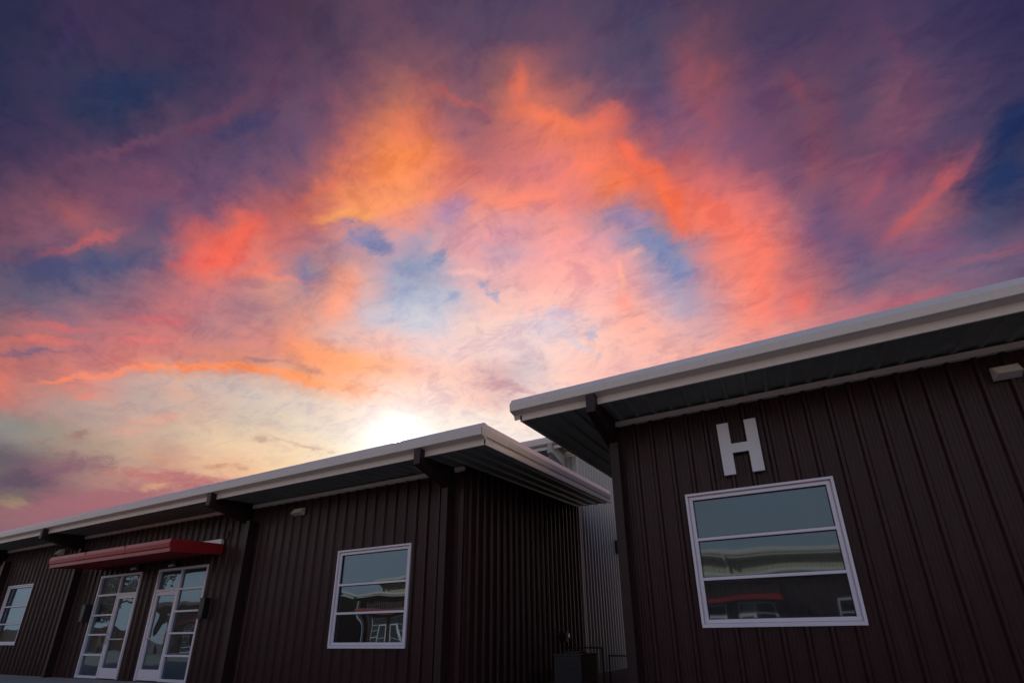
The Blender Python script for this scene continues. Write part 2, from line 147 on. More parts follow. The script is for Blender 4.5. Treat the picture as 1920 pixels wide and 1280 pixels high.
    (-0.7196, 0.6061, 0.3388, -1.2246, 0.0528, 0.8898, 0.0355, 0.0091, [222, 186, 162], 0.5, 0.1),
    (-0.8676, 0.4097, 0.2820, -1.2848, -0.0299, 1.1208, 0.0329, 0.0056, [206, 152, 122], 0.85, 0.15),
    (-0.8276, 0.4826, 0.2865, -1.2644, -0.3179, 0.9443, 0.0220, 0.0084, [204, 150, 122], 0.85, 0.15),
    (-0.8118, 0.5081, 0.2877, -1.2764, 0.1311, 1.0512, 0.0188, 0.0060, [206, 154, 124], 0.7, 0.15),
    (-0.8603, 0.4413, 0.2550, -1.3127, -0.0430, 1.0855, 0.1136, 0.0137, [186, 112, 112], 0.85, 0.15),
    (-0.9031, 0.3753, 0.2084, -1.3483, -0.3348, 1.1027, 0.1821, 0.0280, [162, 104, 112], 0.85, 0.15),
    (-0.9254, 0.3012, 0.2301, -1.3081, -0.4820, 1.1321, 0.0813, 0.0181, [128, 92, 108], 0.85, 0.15),
    (-0.9136, 0.3158, 0.2559, -0.5700, -1.2619, 0.2595, 0.0170, 0.0117, [138, 102, 110], 0.75, 0.15),
    (-0.9380, 0.2740, 0.2124, -1.3522, -0.2028, 1.2419, 0.0434, 0.0196, [88, 76, 94], 0.75, 0.1),
    (-0.9419, 0.2795, 0.1862, -1.3835, 0.0120, 1.2847, 0.0252, 0.0105, [162, 142, 110], 0.62, 0.0),
    (-0.8755, 0.4197, 0.2395, -1.3108, -0.3716, 1.0275, 0.0270, 0.0079, [222, 168, 128], 0.7, 0.0),
    (-0.4258, 0.7718, 0.4722, -1.0730, 0.1492, 0.5847, 0.0609, 0.0192, [192, 146, 156], 0.8, 0.1),
    (-0.3868, 0.7999, 0.4588, -1.0889, 0.1420, 0.5242, 0.0424, 0.0069, [206, 160, 166], 0.6, 0.1),
    (-0.2699, 0.8002, 0.5356, -0.9150, 0.4984, 0.6778, 0.0595, 0.0105, [206, 206, 224], 0.5, 0.1),
    (-0.2437, 0.7967, 0.5531, -0.9819, 0.0914, 0.3577, 0.0152, 0.0156, [178, 180, 206], 0.65, 0.15),
    (-0.2931, 0.7539, 0.5880, -0.9241, 0.2204, 0.5344, 0.0537, 0.0103, [212, 196, 216], 0.6, 0.1),
]
WARP1, WARP2, WARP3, MOTTLE = .035, .045, .032, .80
REAR_LOW = (.53, .50, .52, 1); REAR_HIGH = (.12, .24, .52, 1)

def lin(c):
    return c/12.92 if c <= .04045 else ((c+.055)/1.055)**2.4
def rgb(c):
    return tuple(lin(v/255) for v in c) + (1,)
world = bpy.data.worlds.new('World'); sc.world = world; world.use_nodes = True
world.cycles.sampling_method = 'MANUAL'; world.cycles.sample_map_resolution = 512
nt = world.node_tree; nt.nodes.clear(); N = nt.nodes; LK = nt.links
def node(t, **k):
    n = N.new(t)
    for a, b in k.items(): setattr(n, a, b)
    return n
def math_(op, a, b=None, c=None, clamp=False):
    n = node('ShaderNodeMath', operation=op, use_clamp=clamp)
    for i, v in enumerate((a, b, c)):
        if v is None: continue
        if isinstance(v, (int, float)): n.inputs[i].default_value = v
        else: LK.new(v, n.inputs[i])
    return n.outputs[0]
def vmath(op, a, b=None, out=0):
    n = node('ShaderNodeVectorMath', operation=op)
    for i, v in enumerate((a, b)):
        if v is None: continue
        if isinstance(v, (tuple, Vector)): n.inputs[i].default_value = tuple(v)
        else: LK.new(v, n.inputs[i])
    return n.outputs['Value'] if out else n.outputs[0]
def vscale(a, s):
    n = node('ShaderNodeVectorMath', operation='SCALE'); LK.new(a, n.inputs[0])
    if isinstance(s, (int, float)): n.inputs['Scale'].default_value = s
    else: LK.new(s, n.inputs['Scale'])
    return n.outputs[0]
def mrange(v, a, b, c=0., d=1., kind='LINEAR'):
    n = node('ShaderNodeMapRange', interpolation_type=kind); LK.new(v, n.inputs['Value'])
    for nm, x in (('From Min', a), ('From Max', b), ('To Min', c), ('To Max', d)): n.inputs[nm].default_value = x
    return n.outputs['Result']
def mixc(fac, a, b, mode='MIX'):
    n = node('ShaderNodeMix', data_type='RGBA', blend_type=mode)
    for i, v in ((0, fac), (6, a), (7, b)):
        if isinstance(v, (int, float, tuple)): n.inputs[i].default_value = v
        else: LK.new(v, n.inputs[i])
    return n.outputs[2]
def noise(vec, scale, detail=6, rough=.6, dist=0., lac=2.0):
    n = node('ShaderNodeTexNoise'); n.noise_dimensions = '3D'
    LK.new(vec, n.inputs['Vector']); n.inputs['Scale'].default_value = scale
    n.inputs['Detail'].default_value = detail; n.inputs['Roughness'].default_value = rough
    n.inputs['Distortion'].default_value = dist; n.inputs['Lacunarity'].default_value = lac
    return n
tc = node('ShaderNodeTexCoord'); D0 = tc.outputs['Generated']
sep0 = node('ShaderNodeSeparateXYZ'); LK.new(D0, sep0.inputs[0])
# the cloud deck: directions met with a level sheet of cloud overhead
zc = math_('ADD', math_('MAXIMUM', sep0.outputs[2], 0.0), .22)
deck = vscale(D0, math_('DIVIDE', 1.0, zc))
# turbulence that tears the cloud edges
w1 = vmath('SUBTRACT', noise(deck, 2.2, 5, .62, .3).outputs['Color'], (.5, .5, .5))
w2 = vmath('SUBTRACT', noise(deck, 9.0, 4, .62, .2).outputs['Color'], (.5, .5, .5))
w3 = vmath('SUBTRACT', noise(deck, 30.0, 4, .65, .0).outputs['Color'], (.5, .5, .5))
warp = vmath('ADD', vmath('ADD', vscale(w1, WARP1), vscale(w2, WARP2)), vscale(w3, WARP3))
warp = vscale(warp, mrange(sep0.outputs[2], 0.0, .75, .30, 1.0))
DW = vmath('NORMALIZE', vmath('ADD', D0, warp))
sep = node('ShaderNodeSeparateXYZ'); LK.new(DW, sep.inputs[0])
az = math_('DEGREES', math_('ARCTAN2', sep.outputs[0], sep.outputs[1]))
el = math_('DEGREES', math_('ARCSINE', math_('MINIMUM', math_('MAXIMUM', sep.outputs[2], -1.), 1.)))
cur = None; prev = None
for e_, a0, a1, hx in SKY_ROWS:
    n = len(hx)//3
    rp = node('ShaderNodeValToRGB'); cr = rp.color_ramp; cr.interpolation = 'CARDINAL'
    LK.new(mrange(az, a0, a1), rp.inputs[0])
    while len(cr.elements) < n: cr.elements.new(.5)
    for i in range(n): cr.elements[i].position = i/(n-1)
    for i in range(n): cr.elements[i].color = rgb(hx[3*i:3*i+3])
    if cur is None: cur = rp.outputs[0]
    else: cur = mixc(mrange(el, prev, e_, kind='SMOOTHSTEP'), cur, rp.outputs[0])
    prev = e_
# streaks and wisps: soft elongated patches of cloud at their place in the sky
fn = noise(deck, 9.0, 9, .72, .7).outputs['Fac']
fn2 = noise(vmath('MULTIPLY', deck, (13., 27., 18.)), 1.0, 6, .66, .8).outputs['Fac']
rag = math_('ADD', math_('MULTIPLY', math_('SUBTRACT', fn, .5), 1.5), math_('MULTIPLY', math_('SUBTRACT', fn2, .5), .9))
DS = DW
for si, (cx, cy, cz, rx, ry, rz, sx, sy, col, st, soft) in enumerate(SKY_STROKES):
    if si % 6 == 0:                                # keeps the node evaluation in order, so that it needs little memory
        DS = vmath('ADD', DW, vscale(cur, 1e-6))
    mp = node('ShaderNodeMapping', vector_type='TEXTURE'); LK.new(DS, mp.inputs['Vector'])
    mp.inputs['Location'].default_value = (cx, cy, cz); mp.inputs['Rotation'].default_value = (rx, ry, rz); mp.inputs['Scale'].default_value = (sx, sy, .7)
    m = mrange(math_('ADD', vmath('LENGTH', mp.outputs[0], None, 1), rag), soft, 1.15, st, 0.0, 'SMOOTHSTEP')
    cur = mixc(m, cur, rgb(col))
# fine mottling: lit cloud against gaps of blue
mot = math_('ADD', math_('MULTIPLY', math_('SUBTRACT', fn, .5), 1.1), math_('MULTIPLY', math_('SUBTRACT', fn2, .5), .7))
warm = mixc(1.0, cur, (1.20, 1.07, 1.0, 1), 'MULTIPLY'); cool = mixc(1.0, cur, (.80, .76, .88, 1), 'MULTIPLY')
mfac = mrange(el, 12., 26., .12, .9)
cur = mixc(math_('MULTIPLY', mrange(mot, 0., .16), math_('MULTIPLY', mfac, MOTTLE)), cur, warm)
cur = mixc(math_('MULTIPLY', mrange(math_('MULTIPLY', mot, -1.), 0., .16), math_('MULTIPLY', mfac, MOTTLE)), cur, cool)
# the far side of the sky, away from the sunset: clear evening blue
az0 = math_('DEGREES', math_('ARCTAN2', sep0.outputs[0], sep0.outputs[1]))
rel = math_('ABSOLUTE', math_('SUBTRACT', math_('FLOORED_MODULO', math_('ADD', az0, 180.+27.), 360.), 180.))
el0 = math_('DEGREES', math_('ARCSINE', sep0.outputs[2]))
back = mixc(mrange(el0, 12., 50.), REAR_LOW, REAR_HIGH)
bn = noise(deck, 1.6, 6, .6, .4).outputs['Fac']
back = mixc(mrange(bn, .5, .75, 0., .35), back, (.55, .56, .60, 1))
rele = math_('SUBTRACT', rel, math_('MULTIPLY', math_('MAXIMUM', el0, 0.), .6))
cur = mixc(mrange(rele, 46., 70., kind='SMOOTHSTEP'), cur, back)
cur = mixc(mrange(el0, 44., 64., 0., .8), cur, mixc(1.0, cur, (.80, .80, .86, 1), 'MULTIPLY'))
cur = mixc(mrange(el0, 68., 84., kind='SMOOTHSTEP'), cur, REAR_HIGH)
cur = mixc(mrange(el0, -3., .5, kind='SMOOTHSTEP'), (.05, .045, .04, 1), cur)
# the sun: aureole and disc
ang = math_('DEGREES', math_('ARCCOSINE', math_('MINIMUM', vmath('DOT_PRODUCT', D0, sun_dir, 1), 1.0)))
gl = math_('ADD', math_('MULTIPLY', math_('EXPONENT', math_('MULTIPLY', ang, -.55)), 1.3), math_('MULTIPLY', math_('EXPONENT', math_('MULTIPLY', ang, -.10)), .11))
gl = math_('ADD', gl, mrange(ang, .2, .5, 20., 0.))
cur = mixc(1.0, cur, vmath('MULTIPLY', node('ShaderNodeCombineXYZ').outputs[0], (0, 0, 0)), 'ADD')
gcol = vscale(vmath('ADD', vscale(D0, 0.0), (1.0, .93, .92)), gl)
cur = mixc(1.0, cur, gcol, 'ADD')
bg = node('ShaderNodeBackground'); LK.new(cur, bg.inputs[0]); bg.inputs[1].default_value = 1.0
wo = node('ShaderNodeOutputWorld'); LK.new(bg.outputs[0], wo.inputs[0])

# ------------------------------------------------------------------ materials
def mat(name, col, rough=.45, metal=0., var=.12, vscale_=3., bump=0., bscale=60., stretch=(1, 1, 1), dirt=0., spec=.5):
    m = bpy.data.materials.new(name); m.use_nodes = True; t = m.node_tree; b = t.nodes['Principled BSDF']
    co = t.nodes.new('ShaderNodeTexCoord'); mp = t.nodes.new('ShaderNodeMapping'); mp.inputs['Scale'].default_value = stretch
    t.links.new(co.outputs['Object'], mp.inputs[0])
    n = t.nodes.new('ShaderNodeTexNoise'); n.inputs['Scale'].default_value = vscale_; n.inputs['Detail'].default_value = 8; n.inputs['Roughness'].default_value = .65
    t.links.new(mp.outputs[0], n.inputs['Vector'])
    mx = t.nodes.new('ShaderNodeMix'); mx.data_type = 'RGBA'
    lo = tuple(c*(1-var) for c in col); hi = tuple(min(1, c*(1+var)) for c in col)
    mx.inputs[6].default_value = lo+(1,); mx.inputs[7].default_value = hi+(1,)
    t.links.new(n.outputs['Fac'], mx.inputs[0]); out = mx.outputs[2]
    if dirt:
        n2 = t.nodes.new('ShaderNodeTexNoise'); n2.inputs['Scale'].default_value = 1.3; n2.inputs['Detail'].default_value = 10; n2.inputs['Roughness'].default_value = .75
        mp2 = t.nodes.new('ShaderNodeMapping'); mp2.inputs['Scale'].default_value = (6, 6, .7)
        t.links.new(co.outputs['Object'], mp2.inputs[0]); t.links.new(mp2.outputs[0], n2.inputs['Vector'])
        r = t.nodes.new('ShaderNodeMapRange'); r.inputs['From Min'].default_value = .52; r.inputs['From Max'].default_value = .75; r.inputs['To Max'].default_value = dirt
        t.links.new(n2.outputs['Fac'], r.inputs[0])
        m2 = t.nodes.new('ShaderNodeMix'); m2.data_type = 'RGBA'; t.links.new(r.outputs[0], m2.inputs[0]); t.links.new(out, m2.inputs[6])
        m2.inputs[7].default_value = (.16, .13, .11, 1); out = m2.outputs[2]
    t.links.new(out, b.inputs['Base Color'])
    b.inputs['Metallic'].default_value = metal; b.inputs['Specular IOR Level'].default_value = spec
    rr = t.nodes.new('ShaderNodeMapRange'); rr.inputs['To Min'].default_value = max(.03, rough-.08); rr.inputs['To Max'].default_value = rough+.1
    t.links.new(n.outputs['Fac'], rr.inputs[0]); t.links.new(rr.outputs[0], b.inputs['Roughness'])
    if bump:
        n3 = t.nodes.new('ShaderNodeTexNoise'); n3.inputs['Scale'].default_value = bscale; n3.inputs['Detail'].default_value = 6
        t.links.new(mp.outputs[0], n3.inputs['Vector'])
        bp = t.nodes.new('ShaderNodeBump'); bp.inputs['Strength'].default_value = bump; bp.inputs['Distance'].default_value = .02
        t.links.new(n3.outputs['Fac'], bp.inputs['Height']); t.links.new(bp.outputs[0], b.inputs['Normal'])
    return m
def glass_mat(name, base, refl, wav, wscale=1.0, rough=.008):
    m = bpy.data.materials.new(name); m.use_nodes = True; t = m.node_tree; b = t.nodes['Principled BSDF']
    b.inputs['Base Color'].default_value = base+(1,); b.inputs['Roughness'].default_value = .3; b.inputs['Specular IOR Level'].default_value = .2
    g = t.nodes.new('ShaderNodeBsdfGlossy'); g.inputs['Color'].default_value = (.50, .78, 1.0, 1); g.inputs['Roughness'].default_value = rough
    lw = t.nodes.new('ShaderNodeLayerWeight'); lw.inputs['Blend'].default_value = .35
    r = t.nodes.new('ShaderNodeMapRange'); r.inputs['To Min'].default_value = refl; r.inputs['To Max'].default_value = .95
    t.links.new(lw.outputs['Fresnel'], r.inputs[0])
    ms = t.nodes.new('ShaderNodeMixShader'); t.links.new(r.outputs[0], ms.inputs[0]); t.links.new(b.outputs[0], ms.inputs[1]); t.links.new(g.outputs[0], ms.inputs[2])
    t.links.new(ms.outputs[0], t.nodes['Material Output'].inputs[0])
    co = t.nodes.new('ShaderNodeTexCoord'); n = t.nodes.new('ShaderNodeTexNoise'); n.inputs['Scale'].default_value = wscale; n.inputs['Detail'].default_value = 1.0
    t.links.new(co.outputs['Object'], n.inputs['Vector'])
    bp = t.nodes.new('ShaderNodeBump'); bp.inputs['Strength'].default_value = 1.0; bp.inputs['Distance'].default_value = wav
    t.links.new(n.outputs['Fac'], bp.inputs['Height']); t.links.new(bp.outputs[0], g.inputs['Normal'])
    return m
M = dict(
    brown=mat('brown_painted_metal', (.034, .0120, .0125), .36, spec=.28, var=.22, vscale_=2.0, stretch=(5, 5, .6), bump=.25, bscale=3., dirt=.10),
    brown_trim=mat('brown_trim_paint', (.027, .0125, .012), .45, spec=.3, var=.15, dirt=.08),
    white=mat('white_painted_trim', (.70, .62, .56), .34, var=.07, vscale_=4., stretch=(.6, 2, 2), bump=.12, bscale=4., dirt=.12),
    frame=mat('window_frame_paint', (.78, .73, .80), .35, var=.05),
    soffit=mat('galvanised_soffit', (.26, .265, .23), .42, metal=.15, var=.22, vscale_=3., bump=.1, bscale=6.),
    grey=mat('pale_grey_cladding', (.32, .315, .285), .42, var=.12, vscale_=1.4, stretch=(3, 3, .5), dirt=.15),
    tan=mat('tan_cladding', (.50, .43, .33), .5, var=.1, stretch=(3, 3, .5)),
    red=mat('red_painted_metal', (.33, .018, .023), .32, var=.12, bump=.1, bscale=4.),
    black=mat('black_metal', (.012, .012, .013), .4, var=.2),
    dark=mat('dark_rubber', (.02, .018, .017), .6),
    gravel=mat('dark_gravel', (.045, .042, .04), .95, var=.5, vscale_=12., bump=.8, bscale=60.),
    lens=mat('ribbed_lens', (.85, .78, .66), .3, var=.08),
    letter=mat('white_letter_paint', (.70, .70, .74), .4, var=.05, vscale_=2., dirt=.08),
    steel=mat('brushed_steel', (.5, .5, .5), .3, metal=.9, var=.1),
    concrete=mat('concrete', (.26, .24, .215), .85, var=.25, vscale_=1.5, bump=.5, bscale=30.),
    asphalt=mat('asphalt', (.135, .122, .11), .9, var=.3, vscale_=2., bump=.6, bscale=80.),
    leaf=mat('leaves', (.05, .075, .03), .6, var=.5, vscale_=1.2),
    bark=mat('bark', (.07, .05, .035), .9, var=.4, bump=.6, bscale=20.),
    glass=glass_mat('window_glass', (.008, .008, .009), .15, .010, 1.0),
    glass_h=glass_mat('coated_window_glass', (.020, .024, .027), .105, .009, .8, .028),
    roofm=mat('roof_metal', (.38, .38, .37), .4, metal=.2),
)

# ------------------------------------------------------------------ mesh helpers (coordinates relative to the eye; z = 0 is eye height)
class MB:
    def __init__(s): s.v = []; s.f = []
    def quad(s, a, b, c, d):
        k = len(s.v); s.v += [a, b, c, d]; s.f.append((k, k+1, k+2, k+3))
    def poly(s, pts):
        k = len(s.v); s.v += list(pts); s.f.append(tuple(range(k, k+len(pts))))
    def box(s, x0, x1, y0, y1, z0, z1):
        k = len(s.v)
        s.v += [(x0, y0, z0), (x1, y0, z0), (x1, y1, z0), (x0, y1, z0), (x0, y0, z1), (x1, y0, z1), (x1, y1, z1), (x0, y1, z1)]
        for q in ((0, 3, 2, 1), (4, 5, 6, 7), (0, 1, 5, 4), (1, 2, 6, 5), (2, 3, 7, 6), (3, 0, 4, 7)): s.f.append(tuple(k+i for i in q))
    def hexa(s, p):  # 8 points: bottom loop then top loop
        k = len(s.v); s.v += list(p)
        for q in ((0, 3, 2, 1), (4, 5, 6, 7), (0, 1, 5, 4), (1, 2, 6, 5), (2, 3, 7, 6), (3, 0, 4, 7)): s.f.append(tuple(k+i for i in q))
    def extr(s, prof, a, b, fn, caps=True):
        """prof: closed list of 2-D points, swept from a to b; fn(u, v, t) -> xyz"""
        k = len(s.v); n = len(prof)
        s.v += [fn(u, v, a) for u, v in prof] + [fn(u, v, b) for u, v in prof]
        for i in range(n):
            j = (i+1) % n; s.f.append((k+i, k+j, k+n+j, k+n+i))
        if caps: s.f.append(tuple(k+i for i in range(n))[::-1]); s.f.append(tuple(k+n+i for i in range(n)))
    def tube(s, p, q, r, n=10, r2=None):
        p, q = Vector(p), Vector(q); d = (q-p).normalized(); a = d.orthogonal().normalized(); b = d.cross(a); k = len(s.v); r2 = r if r2 is None else r2
        for P_, R_ in ((p, r), (q, r2)):
            for i in range(n):
                t = 2*math.pi*i/n; s.v.append(tuple(P_+a*math.cos(t)*R_+b*math.sin(t)*R_))
        for i in range(n):
            j = (i+1) % n; s.f.append((k+i, k+j, k+n+j, k+n+i))
        s.f.append(tuple(k+i for i in range(n))[::-1]); s.f.append(tuple(k+n+i for i in range(n)))
    def build(s, name, m, parent=None, bevel=0., smooth=False):
        me = bpy.data.meshes.new(name); o = bpy.data.objects.new(name, me); COL.objects.link(o)
        root = parent
        while root is not None and root.parent is not None: root = root.parent
        off = Vector((0, 0, 0)) if root is None else root.location
        me.from_pydata([(x-off.x, y-off.y, z+GZ-off.z) for x, y, z in s.v], [], s.f)
        bm = bmesh.new(); bm.from_mesh(me)
        bmesh.ops.remove_doubles(bm, verts=bm.verts, dist=1e-5)
        bmesh.ops.recalc_face_normals(bm, faces=bm.faces); bm.to_mesh(me); bm.free()
        me.materials.append(M[m] if isinstance(m, str) else m)
        if parent: o.parent = parent
        if bevel:
            md = o.modifiers.new('bevel', 'BEVEL'); md.width = bevel; md.segments = 2; md.limit_method = 'ANGLE'; md.angle_limit = math.radians(40)
        if smooth:
            for p in me.polygons: p.use_smooth = True
        return o
def thing(name, label, cat, loc, group=None):
    o = bpy.data.objects.new(name, None); COL.objects.link(o); o.location = (loc[0], loc[1], loc[2]+GZ); o.empty_display_size = .3
    return tag(o, label, cat, group)
def tag(o, label, cat, group=None):
    o['label'] = label; o['category'] = cat
    if group: o['group'] = group
    return o
def struct(o): o['kind'] = 'structure'; return o

G = -GZ                       # ground level
D = 7.418                     # front wall plane of the two brown buildings
RIB = 0.2650
SL = 0.087                    # roof slope

def rib_profile(a, b, phase, minor=True, depth=.040, wide=1.0):
    """points (t, height) of a ribbed sheet from a to b"""
    pts = [(a, 0.)]; k = math.floor((a-phase)/RIB)-1
    while True:
        c = phase+k*RIB; k += 1
        if c-.09 > b: break
        seg = [(c-.040*wide, 0.), (c-.018*wide, depth), (c+.018*wide, depth), (c+.040*wide, 0.)]
        if minor:
            for m in (.092, .132, .172): seg += [(c+m-.010, 0.), (c+m-.003, .004), (c+m+.003, .004), (c+m+.010, 0.)]
        for t, h in seg:
            if a < t < b: pts.append((t, h))
    pts.append((b, 0.)); return pts
def ribbed_wall(mb, a, b, z0, z1, phase, fn, holes=(), minor=True, screws=True, topf=None, depth=.040, wide=1.0):
    """fn(t, h, z) -> xyz; holes (a, b, z0, z1); topf(t) optional height of the top edge"""
    pts = rib_profile(a, b, phase, minor, depth, wide)
    cuts = sorted({x for h in holes for x in h[:2]})
    full = []
    for (t0, h0), (t1, h1) in zip(pts, pts[1:]):
        full.append((t0, h0))
        for c in cuts:
            if t0 < c < t1: full.append((c, h0+(h1-h0)*(c-t0)/(t1-t0)))
    full.append(pts[-1])
    for (t0, h0), (t1, h1) in zip(full, full[1:]):
        m = (t0+t1)/2; zz = [z0]
        for h in holes:
            if h[0] < m < h[1]: zz += [h[2], h[3]]
        zz.append(z1)
        for i in range(0, len(zz), 2):
            za, zb = zz[i], zz[i+1]
            zb0 = topf(t0) if (topf and zb == z1) else zb; zb1 = topf(t1) if (topf and zb == z1) else zb
            mb.quad(fn(t0, h0, za), fn(t1, h1, za), fn(t1, h1, zb1), fn(t0, h0, zb0))
    if screws:
        k = math.floor((a-phase)/RIB)+1
        while phase+k*RIB < b-.06:
            t = phase+k*RIB+.055; k += 1
            z = z0+.12
            while z < z1-.1:
                if not any(h[0]-.06 < t < h[1]+.06 and h[2]-.06 < z < h[3]+.06 for h in holes):
                    mb.extr([(-.007, -.007), (.007, -.007), (.007, .007), (-.007, .007)], .001, .007, lambda u, v, q: fn(t+u, q, z+v))
                z += 1.1 if screws is True else screws

def eave_profile(zf):
    """closed (y, z) section of gutter and fascia; zf = bottom of the fascia"""
    E = 6.465; z = zf-3.224
    return [(E, 3.224+z), (E, 3.342+z), (E-.128, 3.360+z), (E-.140, 3.366+z), (E-.150, 3.470+z), (E-.149, 3.474+z), (E-.070, 3.589+z), (E-.02, 3.600+z), (E+.03, 3.60+z), (E+.03, 3.27+z), (E+.012, 3.224+z)]

def window(parent, x0, x1, z0, z1, Y, bars, gl='glass', face=-1, tilt=0.):
    bars = sorted(bars)
    """window set in a wall whose plane is Y; face = -1 looks to -Y, +1 to +Y"""
    w = MB(); s = face
    o = .045                                   # trim stands proud of the ribs
    def bx(a, b, ya, yb, c, d): w.box(a, b, min(Y+s*ya, Y+s*yb), max(Y+s*ya, Y+s*yb), c, d)
    t = .034
    bx(x0, x1, -.04, o, z1-t, z1); bx(x0+.002, x1-.002, -.04, o-.003, z0, z0+t+.01)
    bx(x0, x0+t, -.04, o-.002, z0+t+.01, z1-t); bx(x1-t, x1, -.04, o-.002, z0+t+.01, z1-t)
    t2 = .046; i0, i1, j0, j1 = x0+t+.012, x1-t-.012, z0+t+.022, z1-t-.012
    bx(x0+t, x1-t, -.04, -.004, j1, z1-t); bx(x0+t, x1-t, -.04, -.004, z0+t+.01, j0)
    bx(x0+t, i0, -.04, -.004, j0, j1); bx(i1, x1-t, -.04, -.004, j0, j1)
    bx(i0, i1, -.06, .012, j1-t2, j1); bx(i0, i1, -.06, .012, j0, j0+t2)
    bx(i0, i0+t2, -.06, .010, j0+t2, j1-t2); bx(i1-t2, i1, -.06, .010, j0+t2, j1-t2)
    for zb in bars: bx(i0+t2, i1-t2, -.055, .008, zb-.02, zb+.02)
    fr = w.build('window', 'frame', parent, bevel=.003)
    g = MB(); zs = [j0+t2]+[z for b in bars for z in (b-.02, b+.02)]+[j1-t2]
    for k in range(0, len(zs), 2):
        ya, yb = sorted((Y-s*.034, Y-s*.046)); dy = .0
        g.box(i0+t2-.004, i1-t2+.004, ya, yb, zs[k]-.003, zs[k+1]+.003)
    g.build('pane', gl, fr)
    # dark gasket round each light
    k_ = MB()
    for q in range(0, len(zs), 2):
        a, b = zs[q], zs[q+1]; ya, yb = sorted((Y-s*.033, Y-s*.015)); e = .009
        k_.box(i0+t2, i1-t2, ya, yb, b-e, b); k_.box(i0+t2, i1-t2, ya, yb, a, a+e)
        k_.box(i0+t2, i0+t2+e, ya, yb, a+e, b-e); k_.box(i1-t2-e, i1-t2, ya, yb, a+e, b-e)
    k_.build('gasket', 'dark', fr)
    return fr

def storefront(parent, x0, x1, z1, Y, door_right=True, face=-1):
    """glazed entrance: transom, a sidelight of four lights and a glass door; z from the paving to z1"""
    s = face; z0 = G+.02; H = z1-z0; mid = (x0+x1)/2+(.04 if door_right else -.04)
    def B(mb, a, b, ya, yb, c, d): mb.box(a, b, min(Y+s*ya, Y+s*yb), max(Y+s*ya, Y+s*yb), c, d)
    fr = MB(); o = .047
    B(fr, x0, x1, -.05, o, z1-.055, z1)
    B(fr, x0, x0+.055, -.05, o-.002, z0, z1-.055); B(fr, x1-.055, x1, -.05, o-.002, z0, z1-.055)
    zt = z1-.53
    B(fr, x0+.055, x1-.055, -.05, .030, zt-.025, zt+.025)
    B(fr, mid-.025, mid+.025, -.05, .028, z0, zt-.025); B(fr, mid-.025, mid+.025, -.05, .028, zt+.025, z1-.055)
    B(fr, x0+.055, x1-.055, -.05, .024, z0, z0+.05) if False else None
    if door_right: sa, sb, da, db = x0+.055, mid-.025, mid+.025, x1-.055
    else: sa, sb, da, db = mid+.025, x1-.055, x0+.055, mid-.025
    B(fr, sa, sb, -.05, .024, z0, z0+.06)
    hh = (zt-.025-z0-.06)/4; zb = [z0+.06+hh*i for i in (1, 2, 3)]
    for z in zb: B(fr, sa, sb, -.05, .022, z-.021, z+.021)
    f_ = fr.build('entrance', 'frame', parent, bevel=.003)
    g = MB()
    for a, b in ((x0+.055, mid-.025), (mid+.025, x1-.055)): B(g, a-.003, b+.003, -.03, -.02, zt+.022, z1-.052)
    ed = [z0+.06]+[q for z in zb for q in (z-.021, z+.021)]+[zt-.025]
    for k in range(0, len(ed), 2): B(g, sa-.003, sb+.003, -.03, -.02, ed[k]-.003, ed[k+1]+.003)
    g.build('pane', 'glass', f_)
    d = MB(); st = .075
    B(d, da+.004, da+st, -.045, .016, z0+.012, zt-.03); B(d, db-st, db-.004, -.045, .016, z0+.012, zt-.03)
    B(d, da+st, db-st, -.045, .016, zt-.03-.09, zt-.03); B(d, da+st, db-st, -.045, .014, z0+.012, z0+.25)
    d.build('door', 'frame', f_, bevel=.003)
    dg = MB(); B(dg, da+st-.003, db-st+.003, -.03, -.02, z0+.247, zt-.117); dg.build('door_pane', 'glass', f_)
    h = MB(); hx = (da+.045) if door_right else (da+.045 if False else db-.045)
    ys = Y+s*.07
    h.tube((hx, ys, z0+.80), (hx, ys, z0+1.14), .012); h.tube((hx, Y+s*.01, z0+.86), (hx, ys, z0+.86), .009); h.tube((hx, Y+s*.01, z0+1.08), (hx, ys, z0+1.08), .009)
    B(h, da+st, db-st, .016, .05, z0+.92, z0+.95)
    h.build('handle', 'steel', f_, smooth=False)
    return f_

def ibeam_column(mb, x, yf, yb, z0, z1, w=.135):
    """wide-flange post: front flange at yf, web back to yb (towards the wall)"""
    d = 1 if yb > yf else -1
    a, b = sorted((yf, yf+d*.014)); mb.box(x-w/2, x+w/2, a, b, z0, z1)
    a, b = sorted((yf+d*.014, yb)); mb.box(x-w/2+.02, x+w/2-.004, a, b, z0, z1)

# ================================================================== ground
g = MB(); g.box(-900, 900, -900, 900, G-.5, G-.16)
struct(g.build('ground', 'asphalt'))
ap = MB(); ap.box(-60, 40, -15.6, 60, G-.159, G-.004)
struct(ap.build('apron', 'concrete'))
pt = MB(); pt.box(-4.84, -2.04, D+.61, 32., G-.1, G+.004)
struct(pt.build('path', 'gravel'))
wk = MB()
x = -40.
while x < 20:                                   # pavement cast in bays with open joints
    wk.box(x, x+1.985, 5.2, D+.6, G-.12, G); x += 2.0
struct(wk.build('pavement', 'concrete', bevel=.006))
wk = MB(); x = -40.
while x < 24:
    wk.box(x, x+1.985, -17.6, -15.0, G-.12, G); x += 2.0
struct(wk.build('pavement', 'concrete', bevel=.006))

